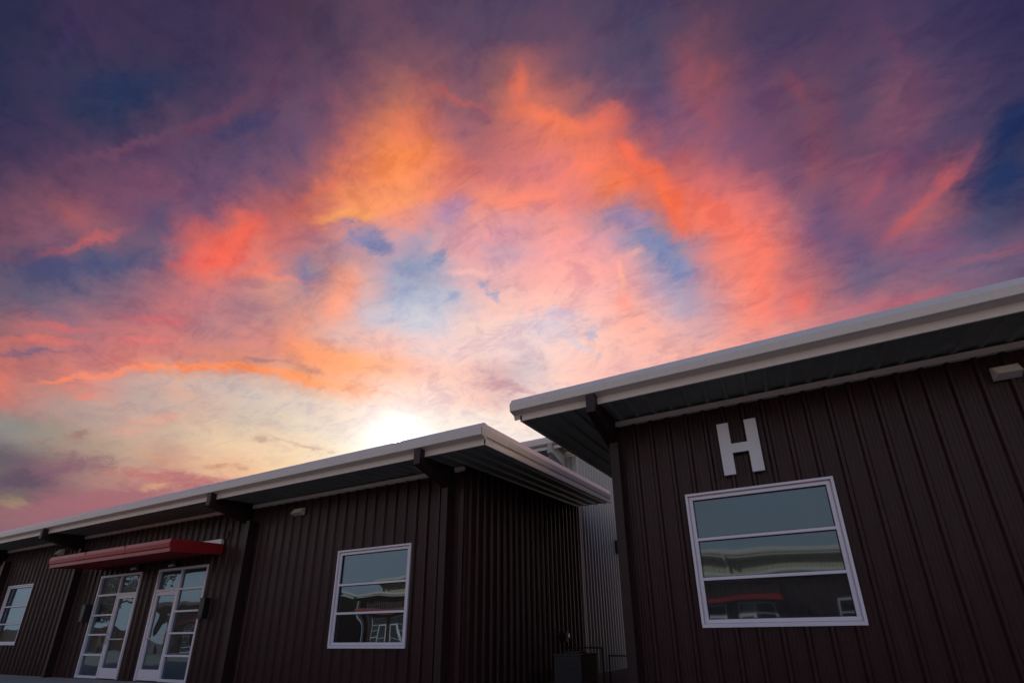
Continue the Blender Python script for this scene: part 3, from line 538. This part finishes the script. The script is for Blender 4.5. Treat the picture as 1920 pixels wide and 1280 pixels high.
# ================================================================== brown buildings
def brown_roof(parent, xa, xb, dz, yback, side, beams, seam, cap=(True, True)):
    """roof with gutter, fascia, soffit deck, rake trim; xa < xb are the fascia ends; side lists which ends have a visible rake"""
    zf = 3.224+dz; E = 6.465; seam = sorted(seam)
    roof = MB()
    zt = zf+.36
    # top sheet with ribs
    pr = rib_profile(xa+.03, xb-.03, xa+.2, minor=False, depth=.03)
    for (t0, h0), (t1, h1) in zip(pr, pr[1:]):
        roof.quad((t0, E+.03, zt+h0), (t1, E+.03, zt+h1), (t1, yback, zt+h1+SL*(yback-E)), (t0, yback, zt+h0+SL*(yback-E)))
    r = roof.build('roof', 'roofm', parent)
    so = MB(); pr = rib_profile(xa+.02, xb-.02, xa+.32, minor=False, depth=.030)
    z_ = zf+.036
    pr2 = []; 
    for (t0, h0), (t1, h1) in zip(pr, pr[1:]):
        so.quad((t0, E+.028, z_-h0), (t1, E+.028, z_-h1), (t1, yback, z_-h1+SL*(yback-E)), (t0, yback, z_-h0+SL*(yback-E)))
    so.build('soffit', 'soffit', r)
    # gutter and fascia in lengths of sheet with lapped seams
    gm = MB(); cuts = [xa-.115 if 'L' in side else xa]+[s for s in seam if xa < s < xb]+[xb+.0]
    prof = eave_profile(zf)
    gut = prof[1:10]
    for i in range(len(cuts)-1):
        a, b = cuts[i], cuts[i+1]
        gm.extr(gut, a, b-.0025, lambda u, v, t: (t, u, v))
        if i: 
            for zz in (3.40, 3.45): gm.tube((a-.03, E-.15, zz+dz), (a-.03, E-.142, zz+dz), .006, 6)
            lap = [(y-.0022, z+.001) for y, z in gut[1:6]]+[(y-.0002, z-.001) for y, z in gut[1:6]][::-1]
            gm.extr(lap, a-.02, a+.02, lambda u, v, t: (t, u, v))
    gm.build('gutter', 'white', r)
    fm = MB(); fa = MB()
    xs = [xa]+[s-.9 for s in seam if xa < s-.9 < xb]+[xb]
    for a, b in zip(xs, xs[1:]):
        fa.extr([(E-.001, zf), (E+.012, zf-.0), (E+.012, zf+.05), (E+.012, zf+.117), (E-.001, zf+.117)], a, b-.002, lambda u, v, t: (t, u, v))
        fa.extr([(E-.001, zf), (E-.008, zf+.004), (E-.008, zf+.010), (E-.001, zf+.012)], a, b-.002, lambda u, v, t: (t, u, v))
    fa.build('fascia', 'white', r)
    # rake trims along the ends
    for s in side:
        rk = MB(); X = xa if s == 'L' else xb; q = -1 if s == 'L' else 1
        # section (outward, z) relative to the roof line
        z0 = zf
        def yz(t, v): return z0+v+SL*(t-E)
        sec = [(.0, .136, -.128), (.02, .246, -.150), (-.015, .365, -.070), (-.07, .374, -.04), (-.07, .136, -.04)]
        if s == 'L': sec = [(u-.012 if u > -.05 else u, v, .02) for u, v, y in sec]
        k = len(rk.v); n_ = len(sec)
        rk.v += [(X+q*u, E+y, z0+v) for u, v, y in sec]+[(X+q*u, yback, yz(yback, v)) for u, v, y in sec]
        for i in range(n_):
            j = (i+1) % n_; rk.f.append((k+i, k+j, k+n_+j, k+n_+i))
        rk.f.append(tuple(range(k, k+n_))[::-1]); rk.f.append(tuple(range(k+n_, k+2*n_)))
        rk.extr([(-.022, .095), (-.022, .140), (-.06, .140), (-.06, .095)], E+.01, yback, lambda u, v, t: (X+q*u, t, z0+v+SL*(t-E)))
        rk.extr([(-.008, .112), (-.008, .122), (-.03, .122), (-.03, .112)], E+.01, yback, lambda u, v, t: (X+q*u, t, z0+v+SL*(t-E)))
        rk.extr([(.0, .0), (.0, .098), (-.03, .098), (-.03, .0)], E-.001, yback, lambda u, v, t: (X+q*u, t, z0+v+SL*(t-E)))
        y = E+.12
        while y < yback:
            rk.tube((X+q*.0, y, z0+.07+SL*(y-E)), (X+q*.006, y, z0+.07+SL*(y-E)), .006, 6); y += .62
        rk.build('rake_trim', 'white', r)
    # beams carrying the overhang, deepest at the wall
    for bx in beams:
        b = MB(); w = .068; yf = E-.134
        zb0 = zf-.156; zb1 = 2.86+dz; ztp = zf+.13
        b.hexa([(bx-w, yf, zb0), (bx+w, yf, zb0), (bx+w, D, zb1-.02), (bx-w, D, zb1-.02), (bx-w, yf, ztp), (bx+w, yf, ztp), (bx+w, D, ztp-.005+SL*(D-E)), (bx-w, D, ztp-.005+SL*(D-E))])
        b.build('beam', 'brown_trim', parent, bevel=.003)
    return r

def wall_trim(parent, spans, dz):
    """pale angle closing the head of the wall under the soffit"""
    for a, b in spans:
        t = MB(); t.box(a, b, D-.062, D+.0, 3.210+dz, 3.292+dz)
        k = a+.1
        while k < b:
            t.tube((k, D-.062, 3.225+dz), (k, D-.068, 3.225+dz), .005, 6); k += RIB*1.0
        t.build('wall_head_trim', 'white', parent)

# ---- building H (right)
Hd = thing('metal_building', 'dark brown ribbed building at right, with the large letter above its window', 'building', (4.0, D, G))
w = MB(); WH = (-1.025, .823, .127, 1.95)
ribbed_wall(w, -2.0, 13., G, 3.30, 1.244, lambda t, h, z: (t, D-h, z), holes=[(WH[0]+.02, WH[1]-.02, WH[2]+.02, WH[3]-.02)])
w.build('front_wall', 'brown', Hd)
w = MB(); ribbed_wall(w, D+.01, 17., G, 3.30, D+.15, lambda t, h, z: (-2.0-h, t, z), screws=False, topf=lambda t: 3.30+SL*(t-D))
w.quad((-2, 17, G), (13, 17, G), (13, 17, 3.3+SL*9.5), (-2, 17, 3.3+SL*9.5)); w.quad((13, D, G), (13, 17, G), (13, 17, 3.3+SL*9.5), (13, D, 3.3))
w.build('side_wall', 'brown', Hd)
window(Hd, *WH, D, [.752, 1.292], 'glass_h')
brown_roof(Hd, -3.222, 13.9, 0., 17.5, ['L'], [-2.015, 5.65], [.23, 7.9])
wall_trim(Hd, [(-1.985, 5.57), (5.73, 13.)], 0.)
c = MB(); ibeam_column(c, -1.955, D-.245, D-.036, G, 2.87); c.build('column', 'brown_trim', Hd, bevel=.002)
c = MB(); ibeam_column(c, 5.65, D-.245, D-.036, G, 2.87); c.build('column', 'brown_trim', Hd, bevel=.002)
# ---- the letter
lt = MB(); x0, x1, z0, z1 = -.452, .068, 2.14, 2.922; sw = .155; cb0, cb1 = 2.455, 2.592
yf = D-.085
P_ = [(x0, z0), (x0+sw, z0), (x0+sw, cb0), (x1-sw, cb0), (x1-sw, z0), (x1, z0), (x1, z1), (x1-sw, z1), (x1-sw, cb1), (x0+sw, cb1), (x0+sw, z1), (x0, z1)]
lt.extr(P_, yf, yf+.035, lambda u, v, t: (u, t, v))
tag(lt.build('letter_sign', 'letter', None, bevel=.002), 'large white block letter H fixed to the brown wall above the window', 'letter')
# ---- wall lights
def wall_light(x, z, label, w_=.25, h_=.165, d_=.15, grp='pale wedge wall lights under the eaves'):
    t = thing('wall_light', label, 'light', (x, D-.03, z-h_/2), grp)
    y0 = D-.036
    b = MB(); a, c = x-w_/2, x+w_/2; zt, zb = z+h_/2, z-h_/2
    b.box(a, c, y0-.02, y0, zb, zt)
    b.hexa([(a, y0-.02, zb), (c, y0-.02, zb), (c, y0-.02, zb+.001), (a, y0-.02, zb+.001), (a, y0-.021, zt), (c, y0-.021, zt), (c, y0-.02, zt), (a, y0-.02, zt)])
    # wedge body: shallow at the top, deep at the bottom
    b.hexa([(a, y0-.02, zb), (c, y0-.02, zb), (c-.012, y0-d_, zb+.030), (a+.012, y0-d_, zb+.030), (a, y0-.02, zt), (c, y0-.02, zt), (c, y0-.045, zt-.004), (a, y0-.045, zt-.004)])
    b.build('housing', 'white', t, bevel=.003)
    l = MB(); n = 7
    for i in range(n):
        f0, f1 = i/n, (i+.75)/n
        def P3(fr, s, o): 
            y = y0-.047-(d_-.05)*fr; z_ = zt-.010-(h_-.05)*fr; return (s, y-o*.9, z_+o*.5*-1)
        l.hexa([P3(f1, a+.024, -.004), P3(f1, c-.024, -.004), P3(f1, c-.024, .007), P3(f1, a+.024, .007), P3(f0, a+.024, -.004), P3(f0, c-.024, -.004), P3(f0, c-.024, .007), P3(f0, a+.024, .007)])
    l.build('lens', 'lens', t)
    return t
wall_light(2.785, 2.930, 'pale ribbed wedge wall light high on the wall right of the letter')
wall_light(-9.14, 2.66, 'pale wedge wall light under the eave between the red canopy and the sun', w_=.30, h_=.16)
wall_light(-19.75, 2.64, 'small pale wall light showing just above the left end of the red canopy', w_=.30, h_=.18)

# ---- left brown building
dzL = -.275
Lb = thing('metal_building', 'long dark brown ribbed metal building at left with red entrance canopy and glazed doors', 'building', (-15., D, G))
W1 = (-7.845, -5.99, -.135, 1.70); W3 = (-22.80, -21.02, -.06, 1.77)
E1 = (-16.93, -14.90, 1.74); E2 = (-14.12, -12.06, 1.74)
w = MB()
ribbed_wall(w, -31., -4.86, G, 3.05, -7.726-.055, lambda t, h, z: (t, D-h, z),
            holes=[(W1[0]+.02, W1[1]-.02, W1[2]+.02, W1[3]-.02), (W3[0]+.02, W3[1]-.02, W3[2]+.02, W3[3]-.02), (E1[0]+.02, E1[1]-.02, G, E1[2]-.02), (E2[0]+.02, E2[1]-.02, G, E2[2]-.02)])
w.box(-4.94, -4.848, D-.042, D+.0, G, 2.94)
w.build('front_wall', 'brown', Lb)
w = MB(); ribbed_wall(w, D+.01, 13.38, G, 3.05, D+.2, lambda t, h, z: (-4.86+h, t, z), topf=lambda t: 3.06+SL*(t-D))
w.box(-4.9, -4.818, D-.0, D+.09, G, 3.0)
w.build('side_wall', 'brown', Lb)
window(Lb, *W1, D, [W1[2]+1.16, W1[2]+.625])
window(Lb, *W3, D, [W3[2]+1.16, W3[2]+.625])
storefront(Lb, *E1, D, True); storefront(Lb, *E2, D, False)
LC = [-5.14, -10.60, -18.17, -23.2]
brown_roof(Lb, -31.9, -3.856, dzL, 13.36, ['R'], [-5.14, -10.86, -18.60, -23.9], [-8.6, -16.3, -24.])
wall_trim(Lb, [(-31., -24.), (-23.75, -18.68), (-18.52, -10.94), (-10.78, -5.22), (-5.06, -4.86)], dzL)
for cx in LC:
    c = MB(); ibeam_column(c, cx, D-.235, D-.036, G, 2.60); c.build('column', 'brown_trim', Lb, bevel=.002)
# canopy over the doors
cn = MB(); xa, xb, yf, zf = -17.06, -11.64, 6.165, 1.84
dzc = .07
prof = [(yf+.03, zf), (yf+.03, zf+.085), (yf, zf+.10), (yf-.012, zf+.19), (yf+.012, zf+.275), (yf+.05, zf+.29), (D-.04, zf+.335), (D-.04, zf+.28), (yf+.06, zf+.21), (yf+.045, zf)]
cn.extr(prof, xa, xb, lambda u, v, t: (t, u, v))
for X, q in ((xa, -1), (xb, 1)):
    cn.hexa([(X-.012, yf+.03, zf), (X+.012, yf+.03, zf), (X+.012, D-.04, zf+.09), (X-.012, D-.04, zf+.09), (X-.012, yf+.0, zf+.285), (X+.012, yf+.0, zf+.285), (X+.012, D-.04, zf+.335), (X-.012, D-.04, zf+.335)])
for X in (xa+1.8, xa+3.6):
    cn.box(X-.02, X+.02, yf-.0135, yf+.02, zf+.10, zf+.265); cn.box(X-.02, X+.02, yf+.026, yf+.04, zf+.004, zf+.083)
k_ = xa+.25
while k_ < xb:
    cn.tube((k_, yf+.031, zf+.045), (k_, yf+.024, zf+.045), .008, 6); k_ += .6
cno = cn.build('canopy', 'red', Lb, bevel=.003)
cs = MB(); pr = rib_profile(xa+.02, xb-.02, xa+.1, minor=False, depth=.022)
for (t0, h0), (t1, h1) in zip(pr, pr[1:]):
    cs.quad((t0, yf+.05, zf+.055-h0), (t1, yf+.05, zf+.055-h1), (t1, D-.05, zf+.14-h1), (t0, D-.05, zf+.14-h0))
cs.build('canopy_soffit', 'red', cno)
cf = MB(); cf.box(xa+.1, xb-.02, D-.11, D-.036, zf+.336, zf+.455); cf.build('flashing', 'frame', cno)

# ---- lantern sconces, cameras, conduit at the doors
def sconce(x, z, label):
    t = thing('wall_sconce', label, 'light', (x, D-.036, z-.22), 'black box sconces beside the doors')
    b = MB(); b.box(x-.085, x+.085, D-.20, D-.06, z-.22, z+.20); b.box(x-.095, x+.095, D-.21, D-.05, z+.20, z+.222)
    b.box(x-.095, x+.095, D-.21, D-.05, z-.235, z-.22); b.build('shade', 'black', t, bevel=.004)
    p = MB(); p.box(x-.06, x+.06, D-.06, D-.034, z-.06, z+.06); p.build('wall_plate', 'black', t, bevel=.003)
sconce(-17.10+.02, .76, 'black box sconce left of the left-hand glazed door')
sconce(-11.78, .72, 'black box sconce right of the right-hand glazed door')
def dome_cam(x, z, label):
    t = thing('security_camera', label, 'camera', (x, D-.036, z), 'small cameras under the red canopy')
    b = MB(); b.box(x-.05, x+.05, D-.07, D-.034, z-.045, z+.045); b.box(x-.04, x+.13, D-.14, D-.07, z+.0, z+.10); b.build('mount', 'black', t, bevel=.004)
    k = MB(); k.tube((x-.03, D-.21, z-.035), (x-.01, D-.10, z+.02), .030, 12, .034); k.build('lens_barrel', 'white', t, smooth=False)
dome_cam(-15.10, 1.83, 'small pale-tipped camera above the left glazed door')
dome_cam(-13.40, 1.80, 'small pale-tipped camera above the right glazed door')
cb = MB(); 
for a, b in (((-11.52, D-.05, 2.30), (-11.52, D-.05, 2.50)), ((-11.52, D-.05, 2.30), (-11.72, D-.05, 2.28))): cb.tube(a, b, .016, 8)
tag(cb.build('conduit', 'brown_trim'), 'short bent conduit on the wall right above the red canopy', 'pipe')
ob = MB(); ob.box(2.36, 2.44, D-.075, D-.036, 2.7, 2.79)

# ================================================================== tall pale building behind
def tall_building(root, Y, xl, xr, zt, face, wallm, cols, depth, side_only=False):
    """Y front wall plane, zt wall-head height; face -1 looks to -Y"""
    s = face; e = Y+s*.95
    w = MB(); ribbed_wall(w, xl, xr, G, zt+.05, xr-.25, lambda t, h, z: (t, Y+s*h, z), screws=False, minor=False); w.build('front_wall', wallm, root)
    w = MB()
    a, b = (Y, Y-s*depth) if s < 0 else (Y-s*depth, Y)
    ribbed_wall(w, min(a, b), max(a, b), G, zt, Y+.12, lambda t, h, z: (xr+h, t, z), screws=False, minor=False, depth=.055, wide=2.0, topf=lambda t: zt+.04+SL*abs(t-Y)); 
    yc0, yc1 = sorted((Y+s*.045, Y-s*.10)); w.box(xr-.10, xr+.046, yc0, yc1, G, zt+.0)
    w.build('side_wall', wallm, root)
    w = MB(); ribbed_wall(w, min(a, b), max(a, b), G, zt, Y+.12, lambda t, h, z: (xl-h, t, z), screws=False, minor=False, topf=lambda t: zt+.04+SL*abs(t-Y)); w.build('side_wall', wallm, root)
    # roof
    r = MB(); yb = Y-s*depth
    zr = zt+.02
    def zz(y): return zr+SL*(y-Y)*(-s)
    xo = xr+.06; xo2 = xl-.9
    r.hexa([(xo2, e, zz(e)+.10), (xo, e, zz(e)+.10), (xo, yb, zz(yb)+.10), (xo2, yb, zz(yb)+.10), (xo2, e, zz(e)+.34), (xo, e, zz(e)+.34), (xo, yb, zz(yb)+.34), (xo2, yb, zz(yb)+.34)])
    ro = r.build('roof', 'roofm', root)
    so = MB(); pr = rib_profile(xo2+.02, xo-.02, xo2, minor=False, depth=.03)
    for (t0, h0), (t1, h1) in zip(pr, pr[1:]): so.quad((t0, e-s*.02, zz(e)+.075-h0), (t1, e-s*.02, zz(e)+.075-h1), (t1, Y, zz(Y)+.075-h1), (t0, Y, zz(Y)+.075-h0))
    so.build('soffit', 'soffit', ro)
    gt = MB(); zb = zz(e)
    pf = [(0, 0), (0, .117), (.128, .136), (.15, .246), (.03, .376), (-.03, .376), (-.03, 0)]
    gt.extr(pf, xo2, xo, lambda u, v, t: (t, e+s*u, zb+v)); gt.build('gutter', 'white', ro)
    rk = MB(); rk.hexa([(xr+.012, Y, zt+.02), (xr+.05, Y, zt+.02), (xr+.05, yb, zt+.02+SL*depth), (xr+.012, yb, zt+.02+SL*depth), (xr+.012, Y, zt+.10), (xr+.062, Y, zt+.10), (xr+.062, yb, zt+.10+SL*depth), (xr+.012, yb, zt+.10+SL*depth)])
    rk.build('rake_trim', 'white', ro)
    th = MB(); ya, yb_ = sorted((Y, Y+s*.06)); th.box(xl, xr, ya, yb_, zt-.06, zt+.03); th.build('wall_head_trim', 'white', root)
    for cx in cols:
        b = MB(); y0, y1 = e+s*.134, Y
        b.hexa([(cx-.07, y0, zb-.16), (cx+.07, y0, zb-.16), (cx+.07, y1, zt-.40), (cx-.07, y1, zt-.40), (cx-.07, y0, zb+.125), (cx+.07, y0, zb+.125), (cx+.07, y1, zt), (cx-.07, y1, zt)] if s < 0 else
               [(cx-.07, y1, zt-.40), (cx+.07, y1, zt-.40), (cx+.07, y0, zb-.16), (cx-.07, y0, zb-.16), (cx-.07, y1, zt), (cx+.07, y1, zt), (cx+.07, y0, zb+.125), (cx-.07, y0, zb+.125)])
        b.build('beam', wallm, root)
        c = MB(); ibeam_column(c, cx, Y+s*.245, Y+s*.036, G, zt-.40); c.build('column', wallm, root)
    return root
Tb = thing('metal_building', 'tall pale grey ribbed metal building behind, seen in the gap between the two brown ones', 'building', (-14., 13.4, G))
tall_building(Tb, 13.4, -30., -4.86, 5.20, -1, 'grey', [-5.22, -12.9, -20.5], 12.)

# ---- things in the gap
t = thing('air_conditioner', 'dark condenser unit standing low in the gap between the brown buildings', 'air conditioner', (-3.4, 8.9, G))
b = MB(); X0, X1, Y0, Y1, Z1 = -3.66, -3.17, 8.5, 9.3, -.235
b.box(X0, X1, Y0, Y1, G+.06, Z1-.03); 
for i in range(16):
    z = G+.10+i*.032
    if z < Z1-.06:
        b.box(X0+.02, X1-.02, Y0-.012, Y0, z, z+.014); b.box(X1, X1+.012, Y0+.02, Y1-.02, z, z+.014)
b.build('cabinet', 'black', t, bevel=.006)
b = MB(); b.box(X0-.012, X1+.016, Y0-.016, Y1+.012, Z1-.028, Z1); b.tube((-3.415, 8.9, Z1), (-3.415, 8.9, Z1+.03), .21, 24); b.build('top_grille', 'dark', t, bevel=.006)
b = MB(); b.box(X0-.1, X1+.1, Y0-.1, Y1+.1, G-.003, G+.06); b.build('pad', 'concrete', t)
def rail(x0, x1, y, zt, label):
    t = thing('pipe_railing', label, 'railing', ((x0+x1)/2, y, G), 'dark pipe railings in the gap')
    r = MB(); r.tube((x0, y, zt), (x1, y, zt), .018); r.build('top_rail', 'black', t)
    for x in (x0, x1):
        r = MB(); r.tube((x, y, G-.02), (x, y, zt+.012), .018); r.build('post', 'black', t)
rail(-4.25, -3.48, 10.6, -.166, 'dark pipe railing behind the condenser unit')
rail(-3.44, -2.6, 10.9, -.325, 'short lower dark pipe railing against the right-hand building')
t = thing('wall_sconce', 'dark little light on the pale grey wall beside the right-hand brown column', 'light', (-4.8, 15.6, 2.65))
b = MB(); b.box(-4.83, -4.70, 16.75, 16.98, 2.72, 3.16); b.build('shade', 'black', t, bevel=.01)
b = MB(); b.box(-4.86, -4.80, 16.83, 16.90, 2.86, 3.0); b.build('wall_plate', 'black', t)
t = thing('electric_meter', 'small meter low on the dark side wall in the gap', 'meter', (-4.8, 11.75, G+.8))
b = MB(); b.box(-4.83, -4.74, 11.78, 11.94, -.06, .16); b.build('meter_box', 'brown_trim', t, bevel=.006)
b = MB(); b.tube((-4.74, 11.86, .08), (-4.69, 11.86, .08), .05, 16); b.build('dial', 'steel', t)

# ================================================================== the other side of the yard (seen in the window reflections)
YO = -17.0
Ob = thing('metal_building', 'brown metal building across the yard, mirrored in the windows', 'building', (-12, YO, G))
def opp(parent, xl, xr, canopies):
    zt = 3.25; e = YO+.95
    holes = []
    for a, b in canopies:
        m = (a+b)/2; holes += [(m-2.3, m-.35, G, 1.72), (m+.35, m+2.3, G, 1.72)]
    wins = []
    x = xl+3
    while x < xr-3:
        if not any(a-2.2 < x+.9 < b+2.2 for a, b in canopies): wins.append((x, x+1.85, .13, 1.95))
        x += 7.6
    w = MB(); ribbed_wall(w, xl, xr, G, zt+.05, xl+.1, lambda t, h, z: (t, YO+h, z), holes=holes+wins, screws=False, minor=False)
    w.build('front_wall', 'brown', parent)
    w = MB(); w.quad((xl, YO, G), (xl, YO-6, G), (xl, YO-6, zt+.5), (xl, YO, zt)); w.build('side_wall', 'brown', parent)
    w = MB(); w.quad((xr, YO, G), (xr, YO-6, G), (xr, YO-6, zt+.5), (xr, YO, zt)); w.build('side_wall', 'brown', parent)
    for q in wins: window(parent, *q, YO, [q[2]+1.16, q[2]+.625], 'glass', face=1)
    for a, b in canopies:
        m = (a+b)/2
        storefront(parent, m-2.32, m-.33, 1.74, YO, True, face=1); storefront(parent, m+.33, m+2.32, 1.74, YO, False, face=1)
        k = MB(); k.hexa([(a, YO+.04, 1.9), (b, YO+.04, 1.9), (b, YO+1.25, 1.84), (a, YO+1.25, 1.84), (a, YO+.04, 2.17), (b, YO+.04, 2.17), (b, YO+1.25, 2.11), (a, YO+1.25, 2.11)])
        k.build('canopy', 'red', parent, bevel=.01)
    r = MB(); r.hexa([(xl-.9, YO-6, zt+.66), (xr+.9, YO-6, zt+.66), (xr+.9, e, zt+.07), (xl-.9, e, zt+.07), (xl-.9, YO-6, zt+.90), (xr+.9, YO-6, zt+.90), (xr+.9, e, zt+.30), (xl-.9, e, zt+.30)])
    ro = r.build('roof', 'soffit', parent)
    gt = MB(); pf = [(0, 0), (0, .117), (.128, .136), (.15, .246), (.03, .376), (-.03, .376), (-.03, 0)]
    gt.extr(pf, xl-.92, xr+.92, lambda u, v, t: (t, e+u, zt-.04+v)); gt.build('gutter', 'white', ro)
    th = MB(); th.box(xl, xr, YO, YO+.06, zt-.05, zt+.03); th.build('wall_head_trim', 'white', parent)
    x = xl+.4
    while x < xr:
        c = MB(); ibeam_column(c, x, YO+.245, YO+.036, G, 2.87); c.build('column', 'brown_trim', parent)
        b = MB(); b.hexa([(x-.07, YO, 2.84), (x+.07, YO, 2.84), (x+.07, e+.134, 3.07), (x-.07, e+.134, 3.07), (x-.07, YO, 3.3), (x+.07, YO, 3.3), (x+.07, e+.134, 3.32), (x-.07, e+.134, 3.32)]); b.build('beam', 'brown_trim', parent)
        x += 7.62
opp(Ob, -31., 18., [(-30.2, -24.8), (-5.4, .0)])
Oc = thing('metal_building', 'brown metal building farther along the yard, mirrored in the glazed doors', 'building', (-47, YO, G))
opp(Oc, -58., -37., [(-53.5, -48.)])
fn_ = MB(); ribbed_wall(fn_, -100., -59.5, G, 1.6, 0, lambda t, h, z: (t, YO+h, z), screws=False, minor=False)
fo = fn_.build('panel_fence', 'brown', None); tag(fo, 'long brown panel fence beyond the far buildings, mirrored in the left door', 'fence')
Ot = thing('metal_building', 'tall tan metal building across the yard, its upper wall mirrored in the windows', 'building', (-8, -23, G))
tall_building(Ot, -23.0, -34., 20., 5.3, 1, 'tan', [-33.6, -26, -18.4, -10.8, -3.2, 4.4], 12.)

# trees beyond the far end of the yard, mirrored in the left-hand panes
def tree(x, y, h, r, seed, label):
    rnd = random.Random(seed)
    t = thing('broadleaf_tree', label, 'tree', (x, y, G-.16), 'trees mirrored in the left-hand panes')
    tr = MB(); top = Vector((x+.3, y, G+h*.55)); tr.tube((x, y, G-.16), tuple(top), .24, 10, .13)
    limbs = []
    for i in range(9):
        a = rnd.uniform(0, 6.28); el_ = rnd.uniform(.3, 1.2); L = rnd.uniform(.5, .95)*r
        s0 = Vector((x+.2, y, G+h*rnd.uniform(.32, .55))); e0 = s0+Vector((math.cos(a)*math.cos(el_), math.sin(a)*math.cos(el_), math.sin(el_)))*L
        tr.tube(tuple(s0), tuple(e0), .09, 6, .03); limbs.append(e0)
    tr.build('trunk', 'bark', t)
    cr = MB()
    cl = [(p, rnd.uniform(.5, .9)*r*.42) for p in limbs]+[(Vector((x+rnd.gauss(0, r*.45), y+rnd.gauss(0, r*.45), G+h*rnd.uniform(.5, .95))), rnd.uniform(.3, .6)*r*.5) for _ in range(22)]
    for p, q in cl:
        for _ in range(150):
            d = Vector((rnd.gauss(0, 1), rnd.gauss(0, 1), rnd.gauss(0, .8))); d = d.normalized()*q*(rnd.random()**.4)
            c = p+d; u = Vector((rnd.gauss(0, 1), rnd.gauss(0, 1), rnd.gauss(0, 1))).normalized(); v = u.orthogonal().normalized(); s = rnd.uniform(.10, .2)
            cr.poly([tuple(c-u*s), tuple(c+v*s*.6), tuple(c+u*s), tuple(c-v*s*.6)])
    cr.build('crown', 'leaf', t)
tree(-58, -12, 8.5, 4.0, 1, 'large dark tree with a spreading crown mirrored in the transom of the left glazed door')
tree(-72, -16, 7.5, 3.6, 2, 'rounded tree mirrored in the top pane of the far left window')
tree(-44, -22, 8.0, 3.6, 3, 'darker tree mirrored low in the transom of the right glazed door')
